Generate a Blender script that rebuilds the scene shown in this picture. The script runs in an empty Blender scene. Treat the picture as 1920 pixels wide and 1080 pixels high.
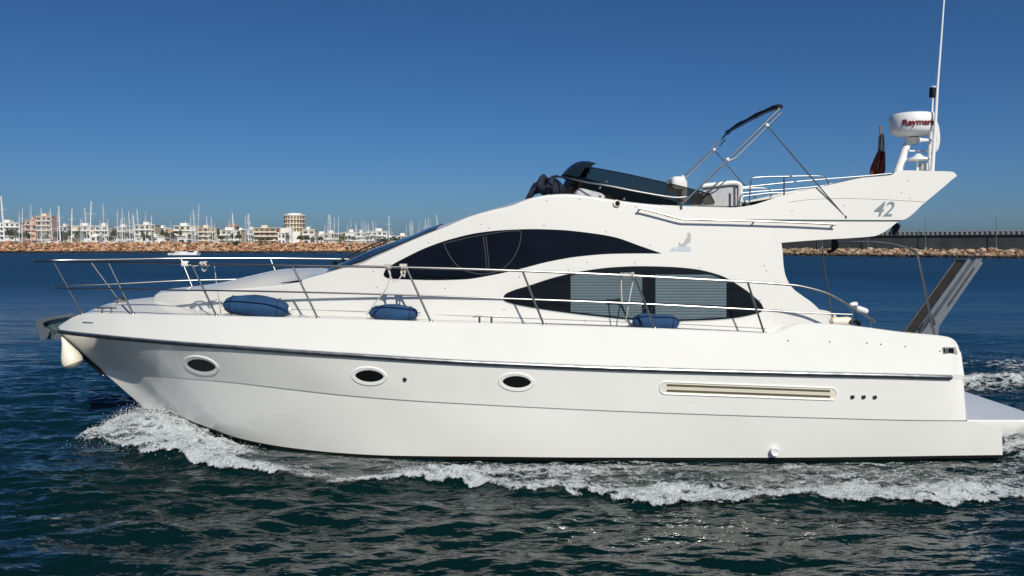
import bpy, math, random
import numpy as np
from mathutils import Vector, Matrix

# ------------------------------------------------------------------ camera, sky, sun, exposure
F, CX, HY, H = 1478.0, 960.0, 455.0, 2.77      # focal length in photo pixels, principal column, horizon row, eye height
SC = bpy.context.scene
COL = SC.collection
cam = bpy.data.cameras.new('camera')
cam.sensor_width = 36.0
cam.lens = F / 1920 * 36.0
cam.shift_y = -(540 - HY) / 1920
cam.clip_start = 0.1
cam.clip_end = 20000
camo = bpy.data.objects.new('camera', cam)
camo.location = (0, 0, H)
camo.rotation_euler = (math.radians(90), 0, 0)
COL.objects.link(camo)
SC.camera = camo

SUN_EL = 38.0
SUN_AZ = 15.0        # degrees to the right of straight behind the camera
world = bpy.data.worlds.new("World")
SC.world = world
world.use_nodes = True
wn, wl = world.node_tree.nodes, world.node_tree.links
wn.clear()
w_out = wn.new('ShaderNodeOutputWorld')
w_bg = wn.new('ShaderNodeBackground')
w_sky = wn.new('ShaderNodeTexSky')
w_sky.sky_type = 'NISHITA'
w_sky.sun_disc = False
w_sky.sun_elevation = math.radians(SUN_EL)
w_sky.sun_rotation = math.radians(180 - SUN_AZ)
w_sky.altitude = 0
w_sky.air_density = 0.7
w_sky.dust_density = 1.0
w_sky.ozone_density = 8.0
w_hs = wn.new('ShaderNodeHueSaturation')
w_hs.inputs['Hue'].default_value = 0.5
w_hs.inputs['Saturation'].default_value = 1.1
w_hs.inputs['Value'].default_value = 1.0
w_bg.inputs['Strength'].default_value = 0.075
wl.new(w_sky.outputs[0], w_hs.inputs['Color'])
w_tint = wn.new('ShaderNodeMix'); w_tint.data_type = 'RGBA'; w_tint.blend_type = 'MULTIPLY'
w_tint.inputs['Factor'].default_value = 1.0
w_tint.inputs['B'].default_value = (0.74, 0.845, 0.88, 1)
wl.new(w_hs.outputs[0], w_tint.inputs['A'])
wl.new(w_tint.outputs['Result'], w_bg.inputs['Color'])
wl.new(w_bg.outputs[0], w_out.inputs['Surface'])

sun = bpy.data.lights.new('sun', 'SUN')
sun.energy = 4.3
sun.angle = math.radians(0.5)
sun.color = (1.0, 0.94, 0.83)
suno = bpy.data.objects.new('sun', sun)
_e, _a = math.radians(SUN_EL), math.radians(SUN_AZ)
SUN_DIR = Vector((math.sin(_a) * math.cos(_e), -math.cos(_a) * math.cos(_e), math.sin(_e)))
suno.rotation_euler = SUN_DIR.to_track_quat('Z', 'Y').to_euler()
suno.location = (10, -20, 30)
COL.objects.link(suno)

SC.view_settings.view_transform = 'Standard'
SC.view_settings.look = 'None'
SC.view_settings.exposure = 0.0
SC.view_settings.gamma = 1.0
SC.render.engine = 'CYCLES'
SC.cycles.max_bounces = 8
SC.cycles.transparent_max_bounces = 12
SC.cycles.use_adaptive_sampling = True

random.seed(7)
R = random.random
def U(a, b): return a + (b - a) * random.random()

# ------------------------------------------------------------------ helpers
def new_mat(name, color, rough=0.5, metal=0.0, spec=0.5, coat=0.0, var=0.06, scale=3.0, bump=0.0, bscale=40.0, coat_rough=0.05):
    m = bpy.data.materials.new(name)
    m.use_nodes = True
    nt = m.node_tree
    b = nt.nodes['Principled BSDF']
    b.inputs['Roughness'].default_value = rough
    b.inputs['Metallic'].default_value = metal
    b.inputs['Specular IOR Level'].default_value = spec
    b.inputs['Coat Weight'].default_value = coat
    b.inputs['Coat Roughness'].default_value = coat_rough
    tc = nt.nodes.new('ShaderNodeTexCoord')
    nz = nt.nodes.new('ShaderNodeTexNoise')
    nz.inputs['Scale'].default_value = scale
    nz.inputs['Detail'].default_value = 5
    nt.links.new(tc.outputs['Object'], nz.inputs['Vector'])
    rp = nt.nodes.new('ShaderNodeValToRGB')
    rp.color_ramp.elements[0].position = 0.3
    rp.color_ramp.elements[1].position = 0.7
    rp.color_ramp.elements[0].color = tuple(max(0, c * (1 - var)) for c in color[:3]) + (1,)
    rp.color_ramp.elements[1].color = tuple(min(1, c * (1 + var)) for c in color[:3]) + (1,)
    nt.links.new(nz.outputs['Fac'], rp.inputs['Fac'])
    nt.links.new(rp.outputs['Color'], b.inputs['Base Color'])
    if bump:
        n2 = nt.nodes.new('ShaderNodeTexNoise')
        n2.inputs['Scale'].default_value = bscale
        n2.inputs['Detail'].default_value = 4
        nt.links.new(tc.outputs['Object'], n2.inputs['Vector'])
        bp = nt.nodes.new('ShaderNodeBump')
        bp.inputs['Strength'].default_value = bump
        bp.inputs['Distance'].default_value = 0.02
        nt.links.new(n2.outputs['Fac'], bp.inputs['Height'])
        nt.links.new(bp.outputs['Normal'], b.inputs['Normal'])
    return m

M = {}
M['gel'] = new_mat('white_gelcoat', (0.655, 0.648, 0.615), 0.32, coat=0.5, var=0.015, scale=0.9, coat_rough=0.06)
M['gelhull'] = new_mat('hull_gelcoat', (0.79, 0.79, 0.76), 0.30, coat=0.8, var=0.03, scale=0.7, bump=0.25, bscale=1.6, coat_rough=0.04)
M['cream'] = new_mat('cream_plastic', (0.74, 0.70, 0.58), 0.4, var=0.03)
M['nonskid'] = new_mat('deck_nonskid', (0.72, 0.71, 0.67), 0.6, var=0.03, bump=0.2, bscale=200)
M['anti'] = new_mat('antifouling', (0.012, 0.013, 0.014), 0.5)
M['chrome'] = new_mat('stainless_steel', (0.30, 0.30, 0.30), 0.36, metal=1.0, var=0.05, scale=8)
M['alu'] = new_mat('brushed_aluminium', (0.25, 0.27, 0.29), 0.42, metal=0.8, var=0.08, scale=10)
M['rubrail'] = new_mat('rail_steel', (0.24, 0.26, 0.28), 0.42, metal=1.0, var=0.4, scale=6)
M['rubber'] = new_mat('dark_rubber', (0.03, 0.033, 0.036), 0.55)
M['black'] = new_mat('black_trim', (0.004, 0.005, 0.006), 0.45, spec=0.2)
M['groove'] = new_mat('shadow_gap_sealant', (0.25, 0.26, 0.26), 0.6)
M['blue'] = new_mat('blue_fender_cloth', (0.008, 0.050, 0.135), 0.85, var=0.18, scale=5, bump=0.6, bscale=30)
M['navy'] = new_mat('navy_canvas', (0.004, 0.009, 0.028), 0.8, var=0.3, scale=6, bump=0.5, bscale=25)
M['rope'] = new_mat('white_rope', (0.62, 0.60, 0.55), 0.9, var=0.15, scale=60, bump=0.5, bscale=300)
M['white'] = new_mat('white_paint', (0.78, 0.79, 0.80), 0.35, var=0.02)
M['vinyl'] = new_mat('white_vinyl', (0.70, 0.70, 0.68), 0.5, var=0.05, scale=6)
M['greycloth'] = new_mat('grey_mesh_cloth', (0.42, 0.43, 0.44), 0.8, var=0.12, scale=12)
M['flag'] = new_mat('red_flag_cloth', (0.16, 0.022, 0.02), 0.9, var=0.3, scale=9)
M['wood'] = new_mat('flagstaff_wood', (0.22, 0.15, 0.10), 0.5, var=0.2, scale=14)
M['grey_logo'] = new_mat('grey_emblem', (0.17, 0.22, 0.23), 0.35, metal=0.2, var=0.12, scale=30)
M['pale_logo'] = new_mat('pale_emblem', (0.40, 0.46, 0.50), 0.3, metal=0.3, var=0.15, scale=30)
M['redtext'] = new_mat('radar_lettering', (0.16, 0.02, 0.03), 0.4)
M['screw'] = new_mat('fastener_cap', (0.33, 0.33, 0.32), 0.4)
M['slat'] = new_mat('blind_slats', (0.38, 0.42, 0.44), 0.55, var=0.05)

def tinted_glass(name, tint, gloss=1.0, ior=1.45, rough=0.02):
    m = bpy.data.materials.new(name)
    m.use_nodes = True
    nt = m.node_tree
    nt.nodes.clear()
    o = nt.nodes.new('ShaderNodeOutputMaterial')
    t = nt.nodes.new('ShaderNodeBsdfTransparent')
    t.inputs['Color'].default_value = tuple(tint) + (1,)
    g = nt.nodes.new('ShaderNodeBsdfGlossy')
    g.inputs['Roughness'].default_value = rough
    g.inputs['Color'].default_value = (gloss, gloss, gloss, 1)
    fr = nt.nodes.new('ShaderNodeFresnel')
    fr.inputs['IOR'].default_value = ior
    mx = nt.nodes.new('ShaderNodeMixShader')
    nt.links.new(fr.outputs[0], mx.inputs['Fac'])
    nt.links.new(t.outputs[0], mx.inputs[1])
    nt.links.new(g.outputs[0], mx.inputs[2])
    nt.links.new(mx.outputs[0], o.inputs['Surface'])
    return m
M['glass'] = tinted_glass('dark_tinted_glass', (0.50, 0.56, 0.60), 0.4)
M['blackglass'] = new_mat('black_window_glass', (0.003, 0.004, 0.007), 0.04, spec=0.22, var=0.3, scale=2)
M['smoke'] = tinted_glass('smoked_acrylic', (0.17, 0.165, 0.155), 0.22, 1.36, 0.03)
M['visor'] = tinted_glass('dark_visor_acrylic', (0.03, 0.05, 0.06), 0.4, 1.35, 0.05)
M['bluescreen'] = new_mat('windshield_glass', (0.012, 0.022, 0.036), 0.10, spec=0.08, var=0.2, scale=2)

def pchip(xs, ys):
    xs = np.asarray(xs, float); ys = np.asarray(ys, float)
    o = np.argsort(xs, kind='stable'); xs = xs[o]; ys = ys[o]
    h = np.diff(xs); d = np.diff(ys) / h
    m = np.zeros_like(ys)
    for i in range(1, len(xs) - 1):
        if d[i-1] * d[i] > 0:
            w1 = 2*h[i] + h[i-1]; w2 = h[i] + 2*h[i-1]
            m[i] = (w1 + w2) / (w1/d[i-1] + w2/d[i])
    m[0] = d[0]; m[-1] = d[-1]
    def f(x):
        x = np.asarray(x, float)
        xc = np.clip(x, xs[0], xs[-1])
        i = np.clip(np.searchsorted(xs, xc) - 1, 0, len(xs) - 2)
        t = (xc - xs[i]) / h[i]
        r = ((1+2*t)*(1-t)**2)*ys[i] + t*(1-t)**2*h[i]*m[i] + t*t*(3-2*t)*ys[i+1] + t*t*(t-1)*h[i]*m[i+1]
        return r if r.ndim else float(r)
    return f

YC = 12.1      # centre line of the yacht
def at(px, py, Y):
    return Vector(((px - CX) * Y / F, Y, H - (py - HY) * Y / F))

class MB:
    def __init__(s): s.v = []; s.f = []
    def add(s, vs, fs):
        n = len(s.v)
        s.v += [tuple(p) for p in vs]
        s.f += [tuple(i + n for i in f) for f in fs]
        return s
    def grid(s, rows, close_u=False, flip=False):
        nr, nc = len(rows), len(rows[0])
        vs = [p for r in rows for p in r]
        fs = []
        for i in range(nr - 1):
            for j in range(nc if close_u else nc - 1):
                k = (j + 1) % nc
                q = (i*nc + j, i*nc + k, (i+1)*nc + k, (i+1)*nc + j)
                fs.append(q[::-1] if flip else q)
        return s.add(vs, fs)
    def box(s, c, d, rot=None):
        hx, hy, hz = d[0]/2, d[1]/2, d[2]/2
        vs = [Vector((x*hx, y*hy, z*hz)) for x in (-1, 1) for y in (-1, 1) for z in (-1, 1)]
        if rot is not None: vs = [rot @ v for v in vs]
        vs = [v + Vector(c) for v in vs]
        return s.add(vs, [(0,1,3,2), (4,6,7,5), (0,4,5,1), (2,3,7,6), (0,2,6,4), (1,5,7,3)])
    def tube(s, pts, r, n=8, cap=True, smooth=0):
        pts = [Vector(p) for p in pts]
        if smooth: pts = catmull(pts, smooth)
        rr = r if isinstance(r, (list, tuple)) else [r] * len(pts)
        if len(rr) != len(pts):
            rr = list(np.interp(np.linspace(0, 1, len(pts)), np.linspace(0, 1, len(rr)), rr))
        rings = []
        up = None
        for i, p in enumerate(pts):
            a = pts[max(i-1, 0)]; b = pts[min(i+1, len(pts)-1)]
            t = (b - a)
            if t.length < 1e-9: t = Vector((0, 0, 1))
            t.normalize()
            if up is None:
                up = Vector((0, 0, 1)) if abs(t.z) < 0.9 else Vector((1, 0, 0))
            x = t.cross(up)
            if x.length < 1e-6:
                x = t.orthogonal()
            x.normalize()
            y = x.cross(t); y.normalize()
            up = y
            rings.append([p + (x*math.cos(2*math.pi*k/n) + y*math.sin(2*math.pi*k/n)) * rr[i] for k in range(n)])
        base = len(s.v)
        s.grid(rings, close_u=True)
        if cap:
            s.f.append(tuple(base + k for k in range(n))[::-1])
            e = base + (len(rings)-1)*n
            s.f.append(tuple(e + k for k in range(n)))
        return s
    def lathe(s, prof, origin, axis=(0,0,1), n=20, noise=None):
        a = Vector(axis).normalized()
        x = a.orthogonal().normalized(); y = a.cross(x)
        o = Vector(origin)
        rows = []
        for (h, r) in prof:
            row = []
            for k in range(n):
                th = 2*math.pi*k/n
                rr = max(r, 1e-4) * (1 + (noise(h, th) if noise else 0))
                row.append(o + a*h + (x*math.cos(th) + y*math.sin(th))*rr)
            rows.append(row)
        base = len(s.v)
        s.grid(rows, close_u=True)
        s.f.append(tuple(base + k for k in range(n))[::-1])
        e = base + (len(rows)-1)*n
        s.f.append(tuple(e + k for k in range(n)))
        return s
    def build(s, name, mat, parent=None, smooth=True, origin=None, sharp=35):
        me = bpy.data.meshes.new(name)
        off = Vector((0, 0, 0))
        if parent is not None: off = root_loc(parent)
        elif origin is not None: off = Vector(origin)
        vs = [(p[0]-off.x, p[1]-off.y, p[2]-off.z) for p in s.v]
        me.from_pydata(vs, [], s.f)
        me.validate()
        me.update()
        if smooth:
            me.polygons.foreach_set('use_smooth', [True] * len(me.polygons))
            me.set_sharp_from_angle(angle=math.radians(sharp))
        if mat is not None: me.materials.append(mat)
        ob = bpy.data.objects.new(name, me)
        COL.objects.link(ob)
        if parent is not None: ob.parent = parent
        else: ob.location = off
        return ob

def root_loc(o):
    l = Vector((0, 0, 0))
    while o is not None:
        l += o.location; o = o.parent
    return l
def catmull(pts, n):
    out = []
    for i in range(len(pts) - 1):
        p0 = pts[max(i-1, 0)]; p1 = pts[i]; p2 = pts[i+1]; p3 = pts[min(i+2, len(pts)-1)]
        for k in range(n):
            t = k / n
            out.append(0.5*((2*p1) + (p2-p0)*t + (2*p0-5*p1+4*p2-p3)*t*t + (3*p1-p0-3*p2+p3)*t**3))
    out.append(pts[-1])
    return out
def empty(name, loc, rz=0.0):
    o = bpy.data.objects.new(name, None)
    o.location = loc; o.rotation_euler = (0, 0, rz)
    o.empty_display_size = 0.1
    COL.objects.link(o)
    return o
def tag(o, label=None, cat=None, group=None, kind=None):
    if label: o['label'] = label
    if cat: o['category'] = cat
    if group: o['group'] = group
    if kind: o['kind'] = kind
    return o
def copy_tree(o, parent=None):
    c = o.copy(); COL.objects.link(c); c.parent = parent
    for ch in [k for k in KIDS.get(o.name, [])]:
        copy_tree(ch, c)
    return c
KIDS = {}
def reg(parent, *kids):
    KIDS.setdefault(parent.name, []).extend(kids)

# lattice noise in numpy
def _hash(ix, iy, seed):
    n = (ix.astype(np.int64) * 374761393 + iy.astype(np.int64) * 668265263 + seed * 974634777) & 0xffffffff
    n = ((n ^ (n >> 13)) * 1274126177) & 0xffffffff
    n = (n ^ (n >> 16)) & 0xffffffff
    return n / 4294967295.0
def vnoise(x, y, seed=0):
    ix = np.floor(x); iy = np.floor(y)
    fx = x - ix; fy = y - iy
    fx = fx*fx*fx*(fx*(fx*6-15)+10); fy = fy*fy*fy*(fy*(fy*6-15)+10)
    a = _hash(ix, iy, seed); b = _hash(ix+1, iy, seed); c = _hash(ix, iy+1, seed); d = _hash(ix+1, iy+1, seed)
    return (a*(1-fx)+b*fx)*(1-fy) + (c*(1-fx)+d*fx)*fy
def fbm(x, y, o=4, seed=0, g=0.5):
    s = 0; a = 1; t = 0
    for k in range(o):
        s = s + a*vnoise(x*2**k + 17.3*k, y*2**k - 9.1*k, seed+k); t += a; a *= g
    return s / t

# ------------------------------------------------------------------ the water
OUT_X, OUT_Y = [], []      # outer edge of the near foam band, from the bow aft
for px, py in [(195,822),(250,845),(310,855),(380,873),(430,886),(480,892),(560,904),(640,908),(700,903),(760,893),(850,898),(930,911),(1000,924),(1080,924),(1200,940),(1400,948),(1550,944),(1700,948),(1800,935),(1920,925),(2100,935),(2600,960)]:
    Y = (H - 0.05) * F / (py - HY)
    OUT_X.append((px - CX) * Y / F); OUT_Y.append(Y)
f_outer = pchip(OUT_X, OUT_Y)
B_CAP = pchip([-6.99,-6.85,-6.6,-6.2,-5.25,-3.85,-2.5,-1,2,5,5.6,5.76], [0.03,0.23,0.43,0.68,1.18,1.68,1.93,2.05,2.09,2.03,1.98,1.92])
B_CH = pchip([-5.65,-5.3,-4.7,-4,-3,-1.5,1,6.3], [0.01,0.18,0.50,0.88,1.32,1.72,1.88,1.84])

def wave_params():
    rs = np.random.RandomState(11)
    out = []
    for i in range(70):
        lam = 0.17 * (1.8/0.17) ** rs.rand()
        ang = math.radians(92 + rs.randn() * 24)
        amp = 0.0044 * lam ** 0.62
        k = 2*math.pi/lam
        out.append((k*math.cos(ang), k*math.sin(ang), amp, rs.rand()*6.28, lam))
    return out
WP = wave_params()
def wave_height(X, Y, spacing):
    wx = X + 0.5*(fbm(X*0.5, Y*0.5, 2, 90)-0.5); wy = Y + 0.5*(fbm(X*0.5, Y*0.5, 2, 95)-0.5)
    h = np.zeros_like(X)
    for kx, ky, a, ph, lam in WP:
        w = np.clip(lam/(3.0*spacing) - 0.5, 0, 1)
        s = np.sin(kx*wx + ky*wy + ph)
        h += a*w*(s + 0.22*np.cos(2*(kx*wx + ky*wy + ph)))
    hyw = YC - B_CH(np.clip(X, -5.65, 6.3))
    calm = 1 - 0.65*np.exp(-((Y - hyw)/0.45)**2)*((X > -5.6) & (X < 6.6))
    return h * calm * (0.7 + 0.6*fbm(X*0.25, Y*0.35, 2, 55))
def wake_height(X, Y):
    yo = f_outer(X)
    near = np.clip((X + 6.4)/0.9, 0, 1)
    h = 0.085*np.exp(-((Y - yo - 0.16)/0.20)**2)*near*np.clip(fbm(X*1.1, Y*0.8, 3, 31)*1.7-0.15, 0, 1.2)
    hy = YC - B_CH(np.clip(X, -5.65, 6.3))
    # bow splash climbing the stem
    env = np.exp(-((X + 5.35)/0.75)**2)
    h += 0.25*env*np.exp(-((Y - hy + 0.30)/0.42)**2)*np.clip(fbm(X*2.2, Y*2.2, 3, 12)*1.6, 0.35, 1.3)
    env2 = np.exp(-((X + 4.1)/1.0)**2)
    h += 0.10*env2*np.exp(-((Y - yo - 0.35)/0.38)**2)
    # trough along the hull
    h -= 0.075*np.exp(-((Y - hy)/0.34)**2)*np.clip((X+4.6)/1.0, 0, 1)*np.clip((6.9-X)/0.5, 0, 1)
    # stern wave and diverging swells beyond the yacht
    d = (Y - 14.6) - 0.20*(X - 6)
    h += 0.16*np.exp(-(d/0.45)**2)*np.clip((X-4.0)/2.5, 0, 1)*(0.6+0.8*fbm(X, Y, 3, 77))
    for (y0, sl, wd, am) in [(18.5, 0.30, 0.9, 0.10), (24.0, 0.16, 1.4, 0.13), (31.0, 0.10, 2.0, 0.12), (40.0, 0.05, 2.6, 0.10), (60.0, 0.02, 4.0, 0.12)]:
        dd = Y - y0 + sl*(X - 8)*0.5
        h += am*np.exp(-(dd/wd)**2)*np.clip((X-2)/5, 0, 1)*(0.6+0.8*fbm(X*0.15, Y*0.15, 2, 70))
    return h
def axis(lo, hi, step, far_lo, far_hi, g=1.09):
    a = list(np.arange(lo, hi, step))
    s = step; x = a[-1]
    while x < far_hi: s *= g; x += s; a.append(x)
    s = step; x = a[0]; b = []
    while x > far_lo: s *= g; x -= s; b.append(x)
    return np.array(b[::-1] + a)
def grid_obj(name, xs, ys, Z, mat, keep=None, cover=None):
    nx, ny = len(xs), len(ys)
    XX, YY = np.meshgrid(xs, ys)
    co = np.stack([XX.ravel(), YY.ravel(), Z.ravel()], 1).astype(np.float32)
    i = np.arange((nx-1)*(ny-1))
    r = i // (nx-1); c = i % (nx-1)
    q = np.stack([r*nx+c, r*nx+c+1, (r+1)*nx+c+1, (r+1)*nx+c], 1)
    if keep is not None:
        q = q[keep.ravel()]
        used = np.unique(q)
        mp = np.full(len(co), -1); mp[used] = np.arange(len(used))
        co = co[used]; q = mp[q]
        if cover is not None: cover = cover.ravel()[used]
    me = bpy.data.meshes.new(name)
    me.vertices.add(len(co)); me.vertices.foreach_set('co', co.ravel())
    me.loops.add(len(q)*4); me.loops.foreach_set('vertex_index', q.ravel().astype(np.int32))
    me.polygons.add(len(q))
    me.polygons.foreach_set('loop_start', (np.arange(len(q))*4).astype(np.int32))
    me.polygons.foreach_set('loop_total', np.full(len(q), 4, np.int32))
    me.polygons.foreach_set('use_smooth', np.ones(len(q), bool))
    me.update(calc_edges=True)
    if cover is not None:
        at_ = me.attributes.new('cover', 'FLOAT', 'POINT')
        at_.data.foreach_set('value', np.ascontiguousarray(cover.ravel(), dtype=np.float32))
    me.materials.append(mat)
    o = bpy.data.objects.new(name, me); COL.objects.link(o)
    return o

def water_mat():
    m = bpy.data.materials.new('sea_water')
    m.use_nodes = True
    nt = m.node_tree; N = nt.nodes; L = nt.links
    b = N['Principled BSDF']
    b.inputs['Roughness'].default_value = 0.09
    b.inputs['IOR'].default_value = 1.36
    b.inputs['Specular Tint'].default_value = (0.80, 0.97, 1.0, 1)
    tc = N.new('ShaderNodeTexCoord')
    def noise(sx, sy, sc, det, rough=0.5):
        mp = N.new('ShaderNodeMapping'); mp.inputs['Scale'].default_value = (sx, sy, 1)
        L.new(tc.outputs['Object'], mp.inputs['Vector'])
        n = N.new('ShaderNodeTexNoise'); n.inputs['Scale'].default_value = sc; n.inputs['Detail'].default_value = det
        n.inputs['Roughness'].default_value = rough
        L.new(mp.outputs[0], n.inputs['Vector'])
        return n
    sx_ = N.new('ShaderNodeSeparateXYZ'); L.new(tc.outputs['Object'], sx_.inputs[0])
    mr = N.new('ShaderNodeMapRange'); mr.inputs['From Min'].default_value = 16; mr.inputs['From Max'].default_value = 70
    mr.inputs['To Min'].default_value = 0.06; mr.inputs['To Max'].default_value = 0.6
    L.new(sx_.outputs['Y'], mr.inputs['Value']); L.new(mr.outputs[0], b.inputs['Roughness'])
    big = noise(0.5, 1.0, 0.10, 3)
    rp = N.new('ShaderNodeValToRGB')
    rp.color_ramp.elements[0].position = 0.35; rp.color_ramp.elements[0].color = (0.0030, 0.0330, 0.0850, 1)
    rp.color_ramp.elements[1].position = 0.65; rp.color_ramp.elements[1].color = (0.0050, 0.0460, 0.1120, 1)
    L.new(big.outputs['Fac'], rp.inputs['Fac'])
    mn = N.new('ShaderNodeMapRange'); mn.inputs['From Min'].default_value = 10; mn.inputs['From Max'].default_value = 34
    L.new(sx_.outputs['Y'], mn.inputs['Value'])
    mxc = N.new('ShaderNodeMix'); mxc.data_type = 'RGBA'
    mxc.inputs['A'].default_value = (0.0013, 0.0115, 0.0110, 1)      # green by the yacht; farther out, reflected sky blue painted into base colour
    L.new(mn.outputs[0], mxc.inputs['Factor']); L.new(rp.outputs[0], mxc.inputs['B'])
    L.new(mxc.outputs['Result'], b.inputs['Base Color'])
    fine = noise(1.0, 2.2, 4.5, 2, 0.5)
    mid = noise(1.0, 2.4, 1.6, 3, 0.45)
    far = noise(0.6, 1.6, 0.25, 4, 0.55)
    b1 = N.new('ShaderNodeBump'); b1.inputs['Strength'].default_value = 0.9; b1.inputs['Distance'].default_value = 0.030
    b2 = N.new('ShaderNodeBump'); b2.inputs['Strength'].default_value = 0.8; b2.inputs['Distance'].default_value = 0.10
    b3 = N.new('ShaderNodeBump'); b3.inputs['Strength'].default_value = 0.7; b3.inputs['Distance'].default_value = 0.5
    L.new(fine.outputs['Fac'], b1.inputs['Height'])
    L.new(mid.outputs['Fac'], b2.inputs['Height'])
    L.new(far.outputs['Fac'], b3.inputs['Height'])
    L.new(b3.outputs[0], b2.inputs['Normal']); L.new(b2.outputs[0], b1.inputs['Normal'])
    L.new(b1.outputs[0], b.inputs['Normal'])
    return m
M['water'] = water_mat()
xs = axis(-9.5, 10.5, 0.04, -2500, 2500)
ys = axis(4.6, 17.0, 0.032, -1500, 6000, 1.045)
XX, YY = np.meshgrid(xs, ys)
spx = np.gradient(xs); spy = np.gradient(ys)
SP = np.maximum(spx[None, :], spy[:, None])
ZZ = wave_height(XX, YY, SP) + wake_height(XX, YY)
tag(grid_obj('water', xs, ys, ZZ, M['water']), kind='structure')

# foam lying on the water: lumpy sheet, ragged where it thins out
def foam_mat(lacy):
    m = bpy.data.materials.new('sea_foam' if lacy else 'spray_water')
    m.use_nodes = True
    nt = m.node_tree; N = nt.nodes; L = nt.links
    b = N['Principled BSDF']
    tc = N.new('ShaderNodeTexCoord')
    b.inputs['Base Color'].default_value = (0.66, 0.69, 0.71, 1)
    b.inputs['Roughness'].default_value = 0.65
    if not lacy: return m
    def noise(sc, det, sx=1, sy=1, rough=0.6):
        mp = N.new('ShaderNodeMapping'); mp.inputs['Scale'].default_value = (sx, sy, 1)
        L.new(tc.outputs['Object'], mp.inputs['Vector'])
        n = N.new('ShaderNodeTexNoise'); n.inputs['Scale'].default_value = sc; n.inputs['Detail'].default_value = det; n.inputs['Roughness'].default_value = rough
        L.new(mp.outputs[0], n.inputs['Vector']); return n, mp
    def mth(op, a, b_=None, c=None):
        n = N.new('ShaderNodeMath'); n.operation = op
        for i, v in enumerate((a, b_, c)):
            if v is None: continue
            if isinstance(v, (int, float)): n.inputs[i].default_value = v
            else: L.new(v, n.inputs[i])
        return n.outputs[0]
    n1, _ = noise(6, 8, 0.7, 1.4, 0.70)
    nw, _ = noise(3.0, 3)
    n2, _ = noise(45, 5, 1, 1, 0.7)
    # web of bubbles: voronoi edges, warped
    mp = N.new('ShaderNodeMapping'); mp.inputs['Scale'].default_value = (1.0, 1.9, 1)
    wv = N.new('ShaderNodeVectorMath'); wv.operation = 'MULTIPLY_ADD'
    wv.inputs[1].default_value = (0.35, 0.35, 0)
    L.new(nw.outputs['Color'], wv.inputs[0]); L.new(tc.outputs['Object'], wv.inputs[2])
    L.new(wv.outputs[0], mp.inputs['Vector'])
    vo = N.new('ShaderNodeTexVoronoi'); vo.feature = 'DISTANCE_TO_EDGE'; vo.inputs['Scale'].default_value = 4.5
    L.new(mp.outputs[0], vo.inputs['Vector'])
    at_ = N.new('ShaderNodeAttribute'); at_.attribute_name = 'cover'
    cov = at_.outputs['Fac']
    web = mth('MULTIPLY', mth('SUBTRACT', 0.10, vo.outputs['Distance']), 1.6)       # positive on the strands
    v = mth('ADD', mth('MULTIPLY', mth('SUBTRACT', n1.outputs['Fac'], 0.5), 2.6), mth('MULTIPLY', mth('SUBTRACT', n2.outputs['Fac'], 0.5), 1.5))
    v = mth('ADD', v, web)
    v = mth('ADD', v, mth('MULTIPLY', mth('SUBTRACT', cov, 0.56), 1.65))
    alpha = mth('MULTIPLY', v, 2.0)
    cl = N.new('ShaderNodeClamp'); L.new(alpha, cl.inputs['Value'])
    a2 = mth('MULTIPLY', cl.outputs[0], mth('ADD', 0.62, mth('MULTIPLY', cov, 0.40)))
    c2 = N.new('ShaderNodeClamp'); L.new(a2, c2.inputs['Value'])
    L.new(c2.outputs[0], b.inputs['Alpha'])
    r = N.new('ShaderNodeValToRGB')
    r.color_ramp.elements[0].position = 0.34; r.color_ramp.elements[0].color = (0.30, 0.38, 0.40, 1)
    r.color_ramp.elements[1].position = 0.60; r.color_ramp.elements[1].color = (0.72, 0.74, 0.76, 1)
    L.new(n2.outputs['Fac'], r.inputs['Fac']); L.new(r.outputs[0], b.inputs['Base Color'])
    bp = N.new('ShaderNodeBump'); bp.inputs['Strength'].default_value = 1.0; bp.inputs['Distance'].default_value = 0.02
    L.new(n2.outputs['Fac'], bp.inputs['Height'])
    bp2 = N.new('ShaderNodeBump'); bp2.inputs['Strength'].default_value = 0.8; bp2.inputs['Distance'].default_value = 0.08
    L.new(n1.outputs['Fac'], bp2.inputs['Height']); L.new(bp2.outputs[0], bp.inputs['Normal'])
    L.new(bp.outputs[0], b.inputs['Normal'])
    return m
M['foam'] = foam_mat(True); M['spray'] = foam_mat(False)
def foam_density(X, Y):
    yo = f_outer(X)
    hull = YC - B_CH(np.clip(X, -5.65, 6.3))
    hull = np.where(X < -5.65, YC - 0.0, hull)
    wob = 0.42*(fbm(X*1.1, Y*0.25, 4, 3, 0.6) - 0.5) + 0.30*(fbm(X*4.5, Y*3.0, 4, 8, 0.65) - 0.5)
    d = Y - (yo + wob)                                   # distance inside the outer edge
    width = np.maximum(hull - yo, 0.3)
    t = d / width
    edge = np.clip(d/0.06, 0, 1)
    crest = np.exp(-np.clip(d-0.16, 0, 9)/0.38)
    bow = np.clip((-3.3 - X)/1.2, 0, 1)                  # thick white water at the bow
    mid = np.exp(-((X + 2.3)/0.8)**2)
    aft = np.clip((X + 1.8)/1.2, 0, 1)
    crest = crest*(1 - 0.5*np.clip((X-3.6)/2.2, 0, 1))
    dens = edge*(crest*(0.58 + 0.30*bow - 0.22*mid) + bow*0.85*np.clip(1.3 - t, 0.45, 1) + (0.46 + 0.13*aft - 0.05*mid)*np.clip(1.05 - t*0.2, 0, 1))
    dens *= np.where(X < -5.9, np.clip((X + 6.25)/0.35, 0, 1), 1)
    gap = np.clip((hull - Y - 0.05)/0.16, 0, 1)                 # dark water right under the chine
    dens *= np.where((X > -4.4) & (X < 6.25), gap, 1)
    return dens
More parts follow.
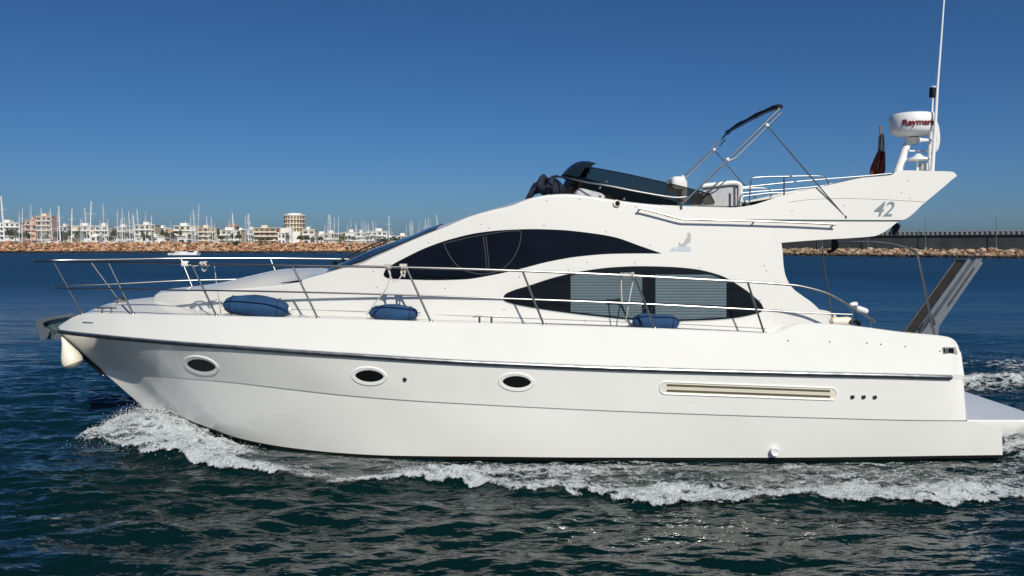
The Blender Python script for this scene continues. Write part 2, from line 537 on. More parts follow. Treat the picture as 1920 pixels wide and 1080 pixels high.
def make_foam(xlo, xhi, ylo, yhi, dfun, name, label, seed, lump=0.05, st=0.014):
    x = np.arange(xlo, xhi, st); y = np.arange(ylo, yhi, st)
    X, Y = np.meshgrid(x, y)
    D = np.clip(dfun(X, Y), 0, 1)
    lumps = fbm(X*5, Y*7, 4, seed+60, 0.62)
    patch_ = 0.55 + 0.9*fbm(X*1.1, Y*2.0, 3, seed+3)
    C = np.clip(D*patch_, 0, 1)
    Z = wave_height(X, Y, np.full_like(X, 0.035)) + wake_height(X, Y) + 0.004 + C*(lump*np.clip(lumps-0.3, 0, 1)*1.3 + 0.3*lump*fbm(X*28, Y*28, 2, seed+80)) 
    keep = C[:-1, :-1] > 0.06
    o = grid_obj(name, x, y, Z, M['foam'], keep, C)
    return tag(o, label, 'sea foam', kind='stuff')
make_foam(-6.6, 8.6, 7.6, 12.6, foam_density, 'bow_wave_foam', 'white broken foam streaming aft along the near waterline of the yacht', 5, 0.085)
def stern_density(X, Y):
    d = np.abs((Y - 14.6) - 0.20*(X - 6) - 0.25*(fbm(X*1.2, Y*1.2, 2, 9)-0.5))
    a = 0.95*np.exp(-(d/0.85)**2)*np.clip((X - 6.6)/0.8, 0, 1)
    c = 1.15*np.clip((X - 6.2)/0.3, 0, 1)*np.exp(-((Y - 11.2)/1.5)**2)*np.clip(1.3 - 0.03*(X-6), 0, 1)
    wake2 = 0.50*np.clip((X - 7)/2, 0, 1)*np.exp(-((Y-17)/3.0)**2)
    return np.maximum(np.maximum(a, c), wake2)
make_foam(6.35, 14.5, 9.0, 22.0, stern_density, 'stern_wake_foam', 'white churned wake foam trailing behind the swim platform', 15, 0.10, 0.022)

def spray():
    mb = MB()
    rs = random.Random(5)
    def drop(p, r):
        vs = [(p[0]+r*a, p[1]+r*b, p[2]+r*c) for a, b, c in ((1,0,0),(-1,0,0),(0,1,0),(0,-1,0),(0,0,1.2),(0,0,-1.2))]
        mb.add(vs, [(0,2,4),(2,1,4),(1,3,4),(3,0,4),(2,0,5),(1,2,5),(3,1,5),(0,3,5)])
    n = 8000
    X = np.array([rs.gauss(-5.15, 0.55) for _ in range(n)])
    hy = YC - B_CH(np.clip(X, -5.65, 6.3))
    Y = hy - 0.15 - np.abs(np.array([rs.gauss(0, 0.42) for _ in range(n)]))
    base = wave_height(X, Y, np.full_like(X, 0.035)) + wake_height(X, Y)
    for i in range(n):
        if X[i] < -6.05 or X[i] > -3.2: continue
        up = abs(rs.gauss(0, 0.045)) * (1.0 + 1.2*math.exp(-((X[i]+5.3)/0.6)**2))
        drop((X[i], Y[i], base[i] + up), rs.uniform(0.002, 0.006))
    n = 2600
    X = np.array([rs.uniform(-4.5, 7.5) for _ in range(n)])
    Y = f_outer(X) + 0.22 + np.abs(np.array([rs.gauss(0, 0.20) for _ in range(n)]))
    base = wave_height(X, Y, np.full_like(X, 0.035)) + wake_height(X, Y)
    act = fbm(X*1.5, X*0+3.1, 3, 44)
    for i in range(n):
        if act[i] < 0.42: continue
        drop((X[i], Y[i], base[i] + abs(rs.gauss(0, 0.028))), rs.uniform(0.002, 0.005))
    o = mb.build('sea_spray', M['spray'], smooth=False)
    tag(o, 'fine white spray droplets thrown up at the bow and along the wave crest', 'spray', kind='stuff')
spray()

# ------------------------------------------------------------------ the yacht
yacht = empty('motor_yacht', (0, YC, 0))
tag(yacht, 'large white flybridge motor yacht with dark side windows and grey 42 on its wing', 'yacht')
PAIR = {}
def part(mb, name, mat, parent=None, label=None, split=False, **k):
    """one part of the yacht; split=True makes the near-side and the far-side piece objects of their own"""
    par = parent or yacht
    mm_ = M[mat] if isinstance(mat, str) else mat
    if split:
        halves = []
        for sg in (-1, 1):
            h_ = MB(); mp = {}
            for f in mb.f:
                if (sum(mb.v[i][1] for i in f)/len(f) - YC)*sg > 0:
                    nf_ = []
                    for i in f:
                        if i not in mp: mp[i] = len(h_.v); h_.v.append(mb.v[i])
                        nf_.append(mp[i])
                    h_.f.append(tuple(nf_))
            pp = par if sg < 0 else PAIR.get(par.name, par)
            halves.append(h_.build(name, mm_, pp, **k))
        PAIR[halves[0].name] = halves[1]
        o = halves[0]
    else:
        o = mb.build(name, mm_, par, **k)
    if label: o['label'] = label
    return o

def curve_on(pts, bf):
    """photo points of a near-side line -> z as a function of X, given half breadth bf(X)"""
    X, Z = [], []
    for px, py in pts:
        x = (px - CX)*11/F
        for _ in range(60):
            Y = YC - bf(x); x = 0.5*x + 0.5*(px - CX)*Y/F
        Y = YC - bf(x)
        X.append(x); Z.append(H - (py - HY)*Y/F)
    return X, Z
B_RUB = lambda x: B_CAP(x) + 0.035*np.clip((np.asarray(x)+6.9)/1.0, 0.2, 1)
B_STY = pchip([-6.32,-6.0,-5.4,-4.5,-3,-1,2,5,5.75,6.4], [0.01,0.14,0.55,1.12,1.64,1.95,2.02,1.98,1.95,1.93])
cap_px = [(109,613),(122,604),(140,594),(160,589),(250,590),(400,593),(600,598),(800,604),(1000,610),(1200,616),(1400,624),(1440,626),(1470,619),(1500,607),(1560,609),(1700,625),(1772,632),(1786,636),(1795,645),(1800,660)]
rub_px = [(112,621),(160,627),(400,648),(650,665),(900,680),(1200,692),(1500,700),(1780,707),(1806,708)]
sty_px = [(192,694),(250,698),(400,713),(650,741),(900,758),(1200,772),(1500,782),(1790,788),(1880,788)]
ch_px  = [(272,766),(310,770),(350,786),(400,805),(450,822),(520,836),(600,846),(700,853),(1000,857),(1450,858),(1880,853)]
def xz(pts, bf):
    X, Zc = curve_on(pts, bf)
    return X[0], X[-1], pchip(X, Zc)
cap = xz(cap_px, B_CAP); rub = xz(rub_px, B_RUB); sty = xz(sty_px, B_STY); chn = xz(ch_px, B_CH)
NS = 150
S = np.unique(np.concatenate([np.linspace(0, 1, NS)**1.5, 1 - np.linspace(0, 0.03, 14)])); NS = len(S)
def row(c, bf, db=0.0, dz=0.0, xe=None):
    x0, x1, zf = c
    if xe is not None: x1 = xe
    X = x0 + S*(x1 - x0)
    b = np.maximum(bf(X) + db*np.clip(S*12, 0, 1), 0.004)
    return X, b, zf(X) + dz
def lerp_rows(A, Bv, n, bulge=0.0):
    out = []
    for k in range(n + 1):
        t = k / n
        f = 4*t*(1-t)*bulge
        out.append((A[0]*(1-t)+Bv[0]*t, A[1]*(1-t)+Bv[1]*t + f, A[2]*(1-t)+Bv[2]*t))
    return out
def strip(mb, rws):
    near = [[(x, YC-b, z) for x, b, z in zip(*r)] for r in rws]
    far = [[(x, YC+b, z) for x, b, z in zip(*r)] for r in rws]
    mb.grid(near); mb.grid(far, flip=True)
def close_end(mb, rws, i=-1):
    near = [(r[0][i], YC-r[1][i], r[2][i]) for r in rws]
    mid = [(r[0][i], YC, r[2][i]) for r in rws]
    far = [(r[0][i], YC+r[1][i], r[2][i]) for r in rws]
    mb.grid([near, mid, far], flip=True)

XE = 5.78
Acap = row(cap, B_CAP)
Arub = row(rub, B_RUB, 0, 0.035)
flare = -0.02*np.exp(-((S-0.16)/0.16)**2)*np.clip(S/0.05,0,1)
topside = MB()
r_up = lerp_rows(Acap, Arub, 5)
strip(topside, r_up)
Brub = row(rub, B_RUB, -0.012, -0.035)
strip(topside, [Arub, Brub])
Csty = row(sty, B_STY, 0.0, 0.0, xe=5.84)
r_mid = lerp_rows(Brub, Csty, 8, flare*0.4)
strip(topside, r_mid)
Csty2 = row(sty, B_STY, -0.022, -0.016, xe=5.84)
strip(topside, [Csty, Csty2])
Csty3 = (np.concatenate([Csty2[0]]), Csty2[1], Csty2[2])
CstyL = row(sty, B_STY, -0.022, -0.016)
Dch = row(chn, B_CH)
r_low = lerp_rows(CstyL, Dch, 8, flare*0.2)
strip(topside, r_low)
# transom with rounded corners above the platform
tr = r_up + r_mid[1:]
zs = [r[2][-1] for r in tr]; bs = [r[1][-1] for r in tr]; xse = [r[0][-1] for r in tr]
cols = []
for k in range(7):
    a = k/6*math.pi/2
    cols.append([(xse[i] + 0.05*math.sin(a), YC - bs[i] + 0.16*(1-math.cos(a)), zs[i]) for i in range(len(tr))])
for k in range(6, -1, -1):
    a = k/6*math.pi/2
    cols.append([(xse[i] + 0.05*math.sin(a), YC + bs[i] - 0.16*(1-math.cos(a)), zs[i]) for i in range(len(tr))])
topside.grid(cols, flip=True)
close_end(topside, r_low)
hull = part(topside, 'hull', 'gelhull', sharp=25)
# bottom below the chine
bot = MB()
E1 = (Dch[0], np.maximum(Dch[1]-0.03, 0.004), Dch[2]-0.05)
E2 = (Dch[0]*1.0, Dch[1]*0.0+0.004, np.interp(S, [0, 0.06, 0.3, 1], [Dch[2][0]-0.06, -0.45, -0.75, -0.6]))
strip(bot, [Dch, E1, E2]); close_end(bot, [Dch, E1, E2])
part(bot, 'hull_bottom', 'anti')
# rubbing strake: dark rubber bed with a steel half-round
rb = MB()
def side_path(c, bf, db, dz, s0=0.0, s1=1.0, n=160, sgn=-1):
    x0, x1, zf = c
    out = []
    for k in range(n):
        x = x0 + (x1-x0)*(s0 + (s1-s0)*(k/(n-1))**1.2)
        out.append(Vector((x, YC + sgn*(bf(x)+db), zf(x)+dz)))
    return out
for sg in (-1, 1):
    rb.tube(side_path(rub, B_RUB, 0.002, -0.006, 0.0, 0.985, sgn=sg), 0.030, 8)
part(rb, 'rub_rail', 'rubber', split=True)
rb = MB()
for sg in (-1, 1):
    rb.tube(side_path(rub, B_RUB, 0.020, 0.004, 0.001, 0.985, sgn=sg), 0.021, 8)
part(rb, 'rub_rail_insert', 'rubrail', split=True)
# deck: gunwale cap, inner bulwark, side decks and crowned foredeck
dk = MB()
capi = (Acap[0]+0.02*(S<0.02), np.maximum(Acap[1]-0.07, 0.002), Acap[2]+0.006)
drop_ = np.where(Acap[0] < 3.6, 0.07, 0.07 + 0.55*np.clip((Acap[0]-3.6)/0.2, 0, 1))
inn = (capi[0], np.maximum(capi[1]-0.02, 0.001), capi[2]-drop_)
crown = np.interp(Acap[0], [-7, -6.7, -6.0, -5.2, -4.0, 6], [0.0, 0.10, 0.19, 0.26, 0.22, 0.05])
midr = (capi[0], inn[1]*0.5, inn[2] + crown*0.72)
ctr = (capi[0], inn[1]*0.0+0.0, inn[2] + crown)
edge_r = (Acap[0], Acap[1]-0.018, Acap[2]+0.010)
strip(dk, [Acap, edge_r, capi]); strip(dk, [capi, inn]); strip(dk, [inn, midr, ctr])
deck = part(dk, 'deck', 'gel', sharp=30)
deck_z = pchip(list(inn[0][::6]), list(inn[2][::6]))

# swim platform
sp = MB()
plat = []
zt = H - (787.5-HY)*10.18/F
poly = [(5.88, -1.912), (6.55, -1.915), (6.80, -1.86), (6.93, -1.70), (6.96, -1.2), (6.96, 1.2), (6.93, 1.70), (6.80, 1.86), (6.55, 1.915), (5.88, 1.912)]
top = [(x, YC+y, zt) for x, y in poly]
mid_ = [(x+0.012*(x>5.9), YC+y*1.004, zt-0.03) for x, y in poly]
bo = [(x-0.06*(x>5.9), YC+y*0.97, zt-0.21+0.05*(x>6.7)) for x, y in poly]
sp.grid([top, mid_, bo], close_u=True)
sp.f.append(tuple(range(10))[::-1]); sp.f.append(tuple(range(20, 30)))
part(sp, 'swim_platform', 'gelhull', sharp=40)

# ---- superstructure side surface
BB = pchip([-5.5,-5.3,-5.0,-4.6,-3.8,-2.5,-1,2,4.2,6.3], [0.30,0.48,0.70,0.93,1.22,1.45,1.58,1.64,1.62,1.50])
def bh(x, z): return BB(x) - 0.15*(z - 1.55)
def surf(px, py, off=0.0, sgn=-1):
    x = (px-CX)*10.6/F; z = 2.0
    for _ in range(40):
        Y = YC - bh(x, z) - off
        x = 0.4*x + 0.6*(px-CX)*Y/F; z = H - (py-HY)*Y/F
    Y = YC - bh(x, z) - off
    return Vector((x, YC + sgn*(YC - Y), z))
def X_of(px, py): return surf(px, py).x

etop_px = [(290,553),(300,549),(340,547),(375,545),(430,542),(480,538),(530,533),(560,526),(600,515),(640,504),(673,496),(700,483),(727,471),(760,456),(793,442),(815,433),(837,424),(880,406),(917,395),(960,384.5),(980,376.5),(1000,370),(1030,365),(1060,363.5),(1110,368),(1150,374),(1185,379),(1235,384),(1310,388),(1372,389.5),(1405,386),(1440,376),(1470,367)]
ex = [surf(*p) for p in etop_px]
ZE = pchip([p.x for p in ex], [p.z for p in ex])
cen_px = [(288,549),(310,543),(370,536),(430,527),(480,515),(540,504),(590,503),(615,506),(640,498),(667,487),(705,468),(743,455),(793,437),(815,427),(837,421)]
ce = [at(px, py, YC) for px, py in cen_px]
cxs = [p.x for p in ce]; czs = [p.z for p in ce]
for xx in (-0.4, 0.2, 0.8, 1.6, 2.5, 3.6): cxs.append(xx); czs.append(ZE(xx) + 0.05)
ZCEN = pchip(cxs, czs)
x_start = ex[0].x; x_end = X_of(1466, 470)
hs = MB()
NX = 260
Xs = np.linspace(x_start, x_end, NX)
x_tub = X_of(1185, 379)
rows = []
zb = deck_z(Xs) - 0.02
ze = np.maximum(ZE(Xs), zb + 0.05)
rl = []
NV = 14
for k in range(NV+1):
    t = k/NV
    z = zb + (ze - 0.035 - zb)*t
    rl.append((Xs, BB(Xs) - 0.15*(z-1.55), z))
strip(hs, rl)
be = BB(Xs) - 0.15*(ze-1.55)
rr_ = []
for a in np.linspace(0, math.pi/2, 6):
    rr_.append((Xs, be + 0.005 - 0.035*(1-math.cos(a)), ze - 0.035 + 0.035*math.sin(a)))
rr_[0] = rl[-1]
strip(hs, rr_)
t_tub = np.clip((Xs - x_tub)/0.15, 0, 1)
zc = np.maximum(ZCEN(Xs), ze - 0.2)
# nose of the trunk rounds down to the foredeck
roof = []
for u in np.linspace(0, 1, 13):
    b = (be - 0.03)*(1-u)
    arch = ze + (zc - ze)*(1-(1-u)**2.4)
    tub = ze - 0.42*min(1, max(0, (u-0.06)/0.02))
    roof.append((Xs, b, arch*(1-t_tub) + tub*t_tub))
strip(hs, roof)
allr = rl + rr_[1:] + roof[1:]
close_end(hs, allr, -1)
mbf = MB(); close_end(mbf, allr, 0); hs.add(mbf.v, mbf.f)
part(hs, 'superstructure', 'gel', sharp=35)

# a thin panel on both sides between two photo curves (upper, lower), following the side surface
def ycurve(pts):
    return pchip([p[0] for p in pts], [p[1] for p in pts])
def patch(mb, px0, px1, up, lo, off, ncol=80, nrow=8, both=True, thick=None, taper=None):
    upf = ycurve(up) if not callable(up) else up
    lof = ycurve(lo) if not callable(lo) else lo
    for sg in ((-1, 1) if both else (-1,)):
        g = []; gi = []
        for j in range(ncol+1):
            t = j/ncol
            t = 0.5 - 0.5*math.cos(math.pi*t)
            px = px0 + (px1-px0)*t
            a, b_ = upf(px), lof(px)
            o_ = off if taper is None else off*taper(px)
            g.append([surf(px, a + (b_-a)*k/nrow, o_, sg) for k in range(nrow+1)])
            if thick: gi.append([surf(px, a + (b_-a)*k/nrow, o_-thick, sg) for k in range(nrow+1)])
        mb.grid(g, flip=(sg > 0))
        if thick:
            mb.grid(gi, flip=(sg < 0))
            mb.grid([[c[0] for c in g], [c[0] for c in gi]], flip=(sg < 0))
            mb.grid([[c[-1] for c in g], [c[-1] for c in gi]], flip=(sg > 0))
            mb.grid([g[0], gi[0]], flip=(sg > 0))
            mb.grid([g[-1], gi[-1]], flip=(sg < 0))
# aft wing of the deckhouse
wg = MB()
patch(wg, 1454, 1557, [(1454,458),(1463,456),(1466.5,460),(1467.5,475),(1470,505),(1475,522),(1487,541),(1505,555),(1522,567),(1540,585),(1557,609)], [(1454,613),(1500,612),(1557,613)], 0.002, 60, 10, thick=0.09)
part(wg, 'deckhouse_wing', 'gel', split=True, sharp=40)
# flybridge: upper coaming panel, lower moulding, floor and arch
fb = MB()
upc = [(1240,384.4),(1310,387.5),(1372,389),(1405,385.5),(1440,375.5),(1470,366),(1510,357),(1537,351),(1580,341),(1620,333),(1650,330.5),(1672,328),(1681,320.5),(1700,319.5),(1740,320.5),(1785,322),(1791,325),(1794,329)]
lowc = [(1240,405),(1300,411),(1450,411.5),(1690,412.5),(1735,379),(1770,350),(1790,333),(1794,330)]
patch(fb, 1240, 1794, upc, lowc, 0.035, 150, 8, thick=0.12, taper=lambda p: min(1, max(0.05, (p-1240)/90)))
low_up = [(1455,411.5),(1560,412),(1684,412.5),(1690,413)]
low_lo = [(1455,456),(1467,455),(1540,449.5),(1600,446),(1640,442.5),(1652,438),(1668,428),(1684,416),(1690,413.5)]
patch(fb, 1455, 1690, low_up, low_lo, 0.003, 60, 6, thick=0.12)
flyb = part(fb, 'flybridge_coaming', 'gel', split=True, sharp=35)
fl = MB()
xa, xb = X_of(1440, 430), X_of(1640, 440)
g = []
for k in range(16):
    x = xa + (xb-xa)*k/15
    z0 = 2.80 + 0.05*(k/15); b0 = bh(x, 2.85) - 0.05
    g.append([(x, YC-b0, z0), (x, YC, z0+0.03), (x, YC+b0, z0)])
fl.grid(g)
fl.grid([[(p[0], p[1], p[2]+0.10) for p in r] for r in g], flip=True)
e = [g[-1], [(p[0]+0.02, p[1], p[2]+0.10) for p in g[-1]]]
fl.grid(e, flip=True)
part(fl, 'flybridge_floor', 'gel')
ar = MB()
xa, xb = X_of(1684, 322), X_of(1785, 324)
g = []
for k in range(10):
    x = xa + (xb-xa)*k/9
    g.append([(x, YC+s_*(bh(x, 3.6)-0.03), H - (321.5-HY)*10.85/F - 0.01 + 0.04*(1-s_*s_)) for s_ in np.linspace(-1, 1, 9)])
ar.grid(g, flip=True)
ar.grid([[(p[0], p[1], p[2]-0.12) for p in r] for r in g])
ar.grid([g[0], [(p[0], p[1], p[2]-0.12) for p in g[0]]], flip=True)
ar.grid([g[-1], [(p[0], p[1], p[2]-0.12) for p in g[-1]]])
arch = part(ar, 'radar_arch', 'gel')

# saloon and cabin side windows
w1_up = [(719,514),(722,507),(730,500),(760,483),(800,464),(850,447),(900,436),(950,431),(1000,429.5),(1050,431),(1100,436),(1150,444),(1200,461),(1239,474.5)]
w1_lo = [(719,515),(722,519),(730,522),(760,523.5),(820,525),(870,523.5),(920,516),(975,504),(1030,490),(1090,480),(1150,475.5),(1200,474.8),(1239,475.2)]
w2_up = [(943,559),(946,553),(956,547),(990,536),(1040,520),(1100,507),(1150,501),(1200,499),(1250,500),(1300,504),(1350,516),(1390,538),(1415,557),(1428,570),(1432,579)]
w2_lo = [(943,560),(946,564),(956,568),(1000,577),(1060,586),(1120,593),(1180,599),(1250,602),(1320,600.5),(1370,597),(1410,590),(1428,584),(1432,580)]
win1 = MB(); patch(win1, 719, 1239, w1_up, w1_lo, 0.006, 110, 8)
wfr = part(win1, 'side_window', 'blackglass', split=True)
win2 = MB(); patch(win2, 943, 1432, w2_up, w2_lo, 0.004, 110, 8)
wbk = part(win2, 'side_window', 'black', split=True)
def clipc(up, d): return [(a, b+d) for a, b in up]
bl = MB()
f_up2, f_lo2 = ycurve(w2_up), ycurve(w2_lo)
def slats(x0, x1, ytop, ybot):
    for sg in (-1, 1):
        n = 16
        for i in range(n):
            g = []
            for j in range(25):
                px = x0 + (x1-x0)*j/24
                lo_ = f_lo2(px) - 3; hi_ = f_up2(px) + 5
                ya = ytop + (ybot-ytop)*i/n; yb = ytop + (ybot-ytop)*(i+0.92)/n
                ya = min(max(ya, hi_), lo_); yb = min(max(yb, hi_), lo_)
                g.append([surf(px, ya, 0.007, sg), surf(px, (ya+yb)/2, 0.016, sg), surf(px, yb, 0.011, sg)])
            bl.grid(g, flip=(sg > 0))
slats(1070, 1204, 515, 597); slats(1229, 1362, 515, 601)
part(bl, 'window_blind', 'slat', wbk, split=True, sharp=80)
gl = MB(); patch(gl, 943, 1432, w2_up, w2_lo, 0.024, 110, 8)
part(gl, 'window_glass', 'glass', wbk, split=True)
# sliding pane frame lines on the saloon window
fr = MB()
for path in ([(832,456),(836,466),(846,484),(860,500),(880,510),(905,514),(935,508),(958,490),(972,465),(976,448),(977,437),(972,433),(950,434),(920,438),(880,445),(834,456)],
             [(911,442),(914,470),(917,500),(917,504)], [(906,443),(910,475),(913,508)]):
    for sg in (-1, 1):
        fr.tube([surf(px, py, 0.010, sg) for px, py in path], 0.005, 6, smooth=3)
M['wframe'] = new_mat('window_frame_grey', (0.07,0.075,0.08), 0.4); part(fr, 'window_frame', 'wframe', wfr, split=True)
# windshield: glass laid over the raked front of the house
ws = MB()
xw0, xw1 = -2.55, -1.03
g1 = []
for j in range(40):
    x = xw0 + (xw1-xw0)*j/39
    zE, zC = max(ZE(x), deck_z(x)+0.05), max(ZCEN(x), ZE(x)-0.2)
    b_e = BB(x) - 0.15*(zE-1.55)
    rowp = []
    for u in np.linspace(0.05, 1.95, 30):
        uu = u if u <= 1 else 2-u
        s_ = -1 if u <= 1 else 1
        bb_ = (b_e-0.03)*(1-uu)
        rowp.append((x-0.01, YC + s_*bb_, zE + (zC-zE)*(1-(1-uu)**2.4) + 0.012))
    g1.append(rowp)
ws.grid(g1)
part(ws, 'windshield', 'bluescreen')
for yy in (11.35, 12.0):
    wp = MB()
    a = Vector((-2.55, yy, ZCEN(-2.55)+0.03)); b_ = Vector((-1.95, yy+0.25, ZCEN(-1.95)+0.07))
    wp.tube([a, a.lerp(b_, 0.5)+Vector((0,0,0.02)), b_], 0.012, 6)
    wp.tube([b_+Vector((-0.15,-0.05,-0.06)), b_+Vector((0.22,0.1,0.08))], 0.009, 6)
    wp.lathe([(0,0.03),(0.05,0.03),(0.06,0.02)], a-Vector((0,0,0.03)))
    part(wp, 'windshield_wiper', 'black')
# foredeck hatch trim seen by the windshield
hm = MB()
patch(hm, 527, 566, [(527,530),(566,524.5)], [(527,531.5),(566,528)], 0.008, 12, 2)
part(hm, 'vent_grille', 'black', split=True)

# cabin foot seam
sm = MB()
for sg in (-1, 1):
    sm.tube([surf(px, py, 0.001, sg) for px, py in [(545,580),(700,585),(890,593),(1100,601),(1280,608),(1436,616)]], 0.005, 6, smooth=8)
part(sm, 'deck_seam', 'groove', split=True)
ul = MB()
for sg in (-1, 1):
    ul.tube([surf(px, py, 0.036, sg) for px, py in [(1478,379),(1520,374),(1580,372),(1650,374),(1700,376.5),(1733,378.5)]], 0.003, 6, smooth=6)
part(ul, 'coaming_seam', 'groove', split=True)

# portholes
from mathutils.bvhtree import BVHTree
_hv = [v.co + Vector((0, YC, 0)) for v in hull.data.vertices]
HULL_BVH = BVHTree.FromPolygons(_hv, [tuple(p.vertices) for p in hull.data.polygons])
def hull_pt(px, py, off=0.0):
    """point of the built near topside seen at a photo pixel, lifted off it by off"""
    d_ = Vector(((px-CX)/F, 1, -(py-HY)/F)).normalized()
    loc, nrm_, i_, t_ = HULL_BVH.ray_cast(Vector((0, 0, H)), d_)
    if nrm_.y > 0: nrm_ = -nrm_
    return loc + nrm_*off
def lens(cx_, cy_, w, h, n, p=1.0, skew=0.0):
    out = []
    for k in range(n):
        a = 2*math.pi*k/n
        c, s_ = math.cos(a), math.sin(a)
        out.append((cx_ + w*c, cy_ + h*(abs(s_)**p)*(1 if s_ > 0 else -1) + skew*c))
    return out
for (cx_, cy_, sk) in [(377,685,6), (692,705,2), (968,716,1.5)]:
    n = 48
    rings = [lens(cx_, cy_, 34.5, 18, n, 1.0, sk), lens(cx_, cy_, 33, 17, n, 1.0, sk), lens(cx_, cy_, 31.5, 15.8, n, 1.0, sk), lens(cx_+1, cy_-0.5, 26, 10.5, n, 1.25, sk*0.6)]
    offs = [0.000, 0.012, 0.013, 0.004]
    fm = MB()
    fm.grid([[hull_pt(x, y, o_) for x, y in r] for r, o_ in zip(rings, offs)], close_u=True, flip=True)
    fm.v += [(v[0], 2*YC - v[1], v[2]) for v in fm.v]
    nf = len(fm.v)//2
    fm.f += [tuple(i+nf for i in f)[::-1] for f in list(fm.f)]
    pf = part(fm, 'porthole', 'gelhull', split=True, sharp=28)
    gm = MB()
    inner = lens(cx_+1, cy_-0.5, 26.5, 10.8, n, 1.25, sk*0.6)
    c = hull_pt(cx_, cy_-0.5, 0.008)
    vs = [c] + [hull_pt(x, y, 0.008) for x, y in inner]
    gm.add(vs, [(0, 1+(k+1) % n, 1+k) for k in range(n)])
    vs2 = [(v[0], 2*YC-v[1], v[2]) for v in vs]
    gm.add(vs2, [(0, 1+k, 1+(k+1) % n) for k in range(n)])
    part(gm, 'porthole_glass', 'black', pf, split=True)
# engine-room air intake slot on the topsides
def stadium(x0, y0, x1, y1, r, n=12):
    out = []
    for k in range(n+1):
        a = -math.pi/2 + math.pi*k/n
        out.append((x1 + r*0.9*math.cos(a), y1 + r*math.sin(a)))
    for k in range(n+1):
        a = math.pi/2 + math.pi*k/n
        out.append((x0 + r*0.9*math.cos(a), y0 + r*math.sin(a)))
    return out
def stad_sub(p, m=20):
    out = []
    for i in range(len(p)):
        a, b_ = p[i], p[(i+1) % len(p)]
        d = math.dist(a, b_); k = max(1, int(d/20))
        for q in range(k): out.append((a[0]+(b_[0]-a[0])*q/k, a[1]+(b_[1]-a[1])*q/k))
    return out
vm = MB()
R0 = [hull_pt(x, y, 0.0) for x, y in stad_sub(stadium(1247, 727, 1558, 738.5, 11.5))]
def vring(dr, off): return [hull_pt(x, y, off) for x, y in stad_sub(stadium(1247, 727, 1558, 738.5, 11.5))] if dr == 0 else None
base_st = stadium(1247, 727, 1558, 738.5, 1.0)
def ring_r(r, off):
    st = stadium(1247, 727, 1558, 738.5, r)
    out = []
    for i in range(len(st)):
        a, b_ = st[i], st[(i+1) % len(st)]
        k = 16 if i in (12, 25) else 1
        for q in range(k): out.append(hull_pt(a[0]+(b_[0]-a[0])*q/k, a[1]+(b_[1]-a[1])*q/k, off))
    return out
vm.grid([ring_r(13, 0.0), ring_r(12, 0.012), ring_r(10.8, 0.013), ring_r(9, 0.003)], close_u=True)
vent = part(vm, 'air_intake', 'gelhull', sharp=28)
vm = MB(); vm.grid([ring_r(9.2, 0.004), ring_r(0.3, 0.004)], close_u=True)
part(vm, 'intake_panel', 'cream', vent)
vm2 = MB()
for dy in (-5.2, 5.0):
    g = []
    for k in range(30):
        x = 1250 + 306*k/29; yc_ = 727 + 11.5*(x-1247)/311 + dy
        g.append([hull_pt(x, yc_-2.1, 0.007), hull_pt(x, yc_+1.9, 0.007)])
    vm2.grid(g)
M['slot'] = new_mat('shaded_slot', (0.10,0.09,0.06), 0.8); part(vm2, 'intake_slot', 'slot', vent)
def disc(mb, p, r, nrm=(0,-1,0), th=0.006, n=12):
    mb.lathe([(0, r), (th*0.7, r), (th, r*0.7)], p, nrm, n)
for (px, py) in [(1598,744),(1619,744),(1640,744.5),(759,711)]:
    d = MB(); p = hull_pt(px, py, 0.0)
    d.lathe([(0,0.028),(0.010,0.028),(0.016,0.020),(0.010,0.014)], p, (0,-1,0), 14)
    o = part(d, 'drain_outlet', 'chrome')
    d = MB(); disc(d, p + Vector((0,-0.010,0)), 0.013, (0,-1,0), 0.003)
    part(d, 'outlet_hole', 'black', o)
ex_ = MB(); p = at(1452, 846, 10.19)
ex_.lathe([(0,0.060),(0.03,0.060),(0.045,0.05),(0.038,0.036)], p, (0,-1,-0.1), 20)
part(ex_, 'exhaust_outlet', 'white')
# name plate and bow slot
npm = MB(); 
def cap_pt(px, py, off=0.0):
    x = (px-CX)*10.1/F
    for _ in range(40):
        Y = YC - B_CAP(x) - 0.02 - off; x = 0.5*x+0.5*(px-CX)*Y/F
    return Vector((x, Y, H-(py-HY)*Y/F))
npm.grid([[cap_pt(1768,650.5,0.006), cap_pt(1769.5,663,0.006)], [cap_pt(1792,651,0.006), cap_pt(1796,664,0.006)]])
pl_ = part(npm, 'name_plate', 'screw', sharp=30)
npm = MB()
for x0, x1 in [(1769.5,1772.5),(1775,1776.5),(1779,1788)]:
    npm.grid([[cap_pt(x0,652.5,0.009), cap_pt(x0+0.8,661.5,0.009)], [cap_pt(x1,652.8,0.009), cap_pt(x1+0.8,662,0.009)]])
part(npm, 'plate_marks', 'black', pl_)
bs_ = MB()
bs_.tube([cap_pt(155,603.5,0.004), cap_pt(174,604.5,0.004)], 0.008, 6)
part(bs_, 'bow_slot', 'screw')

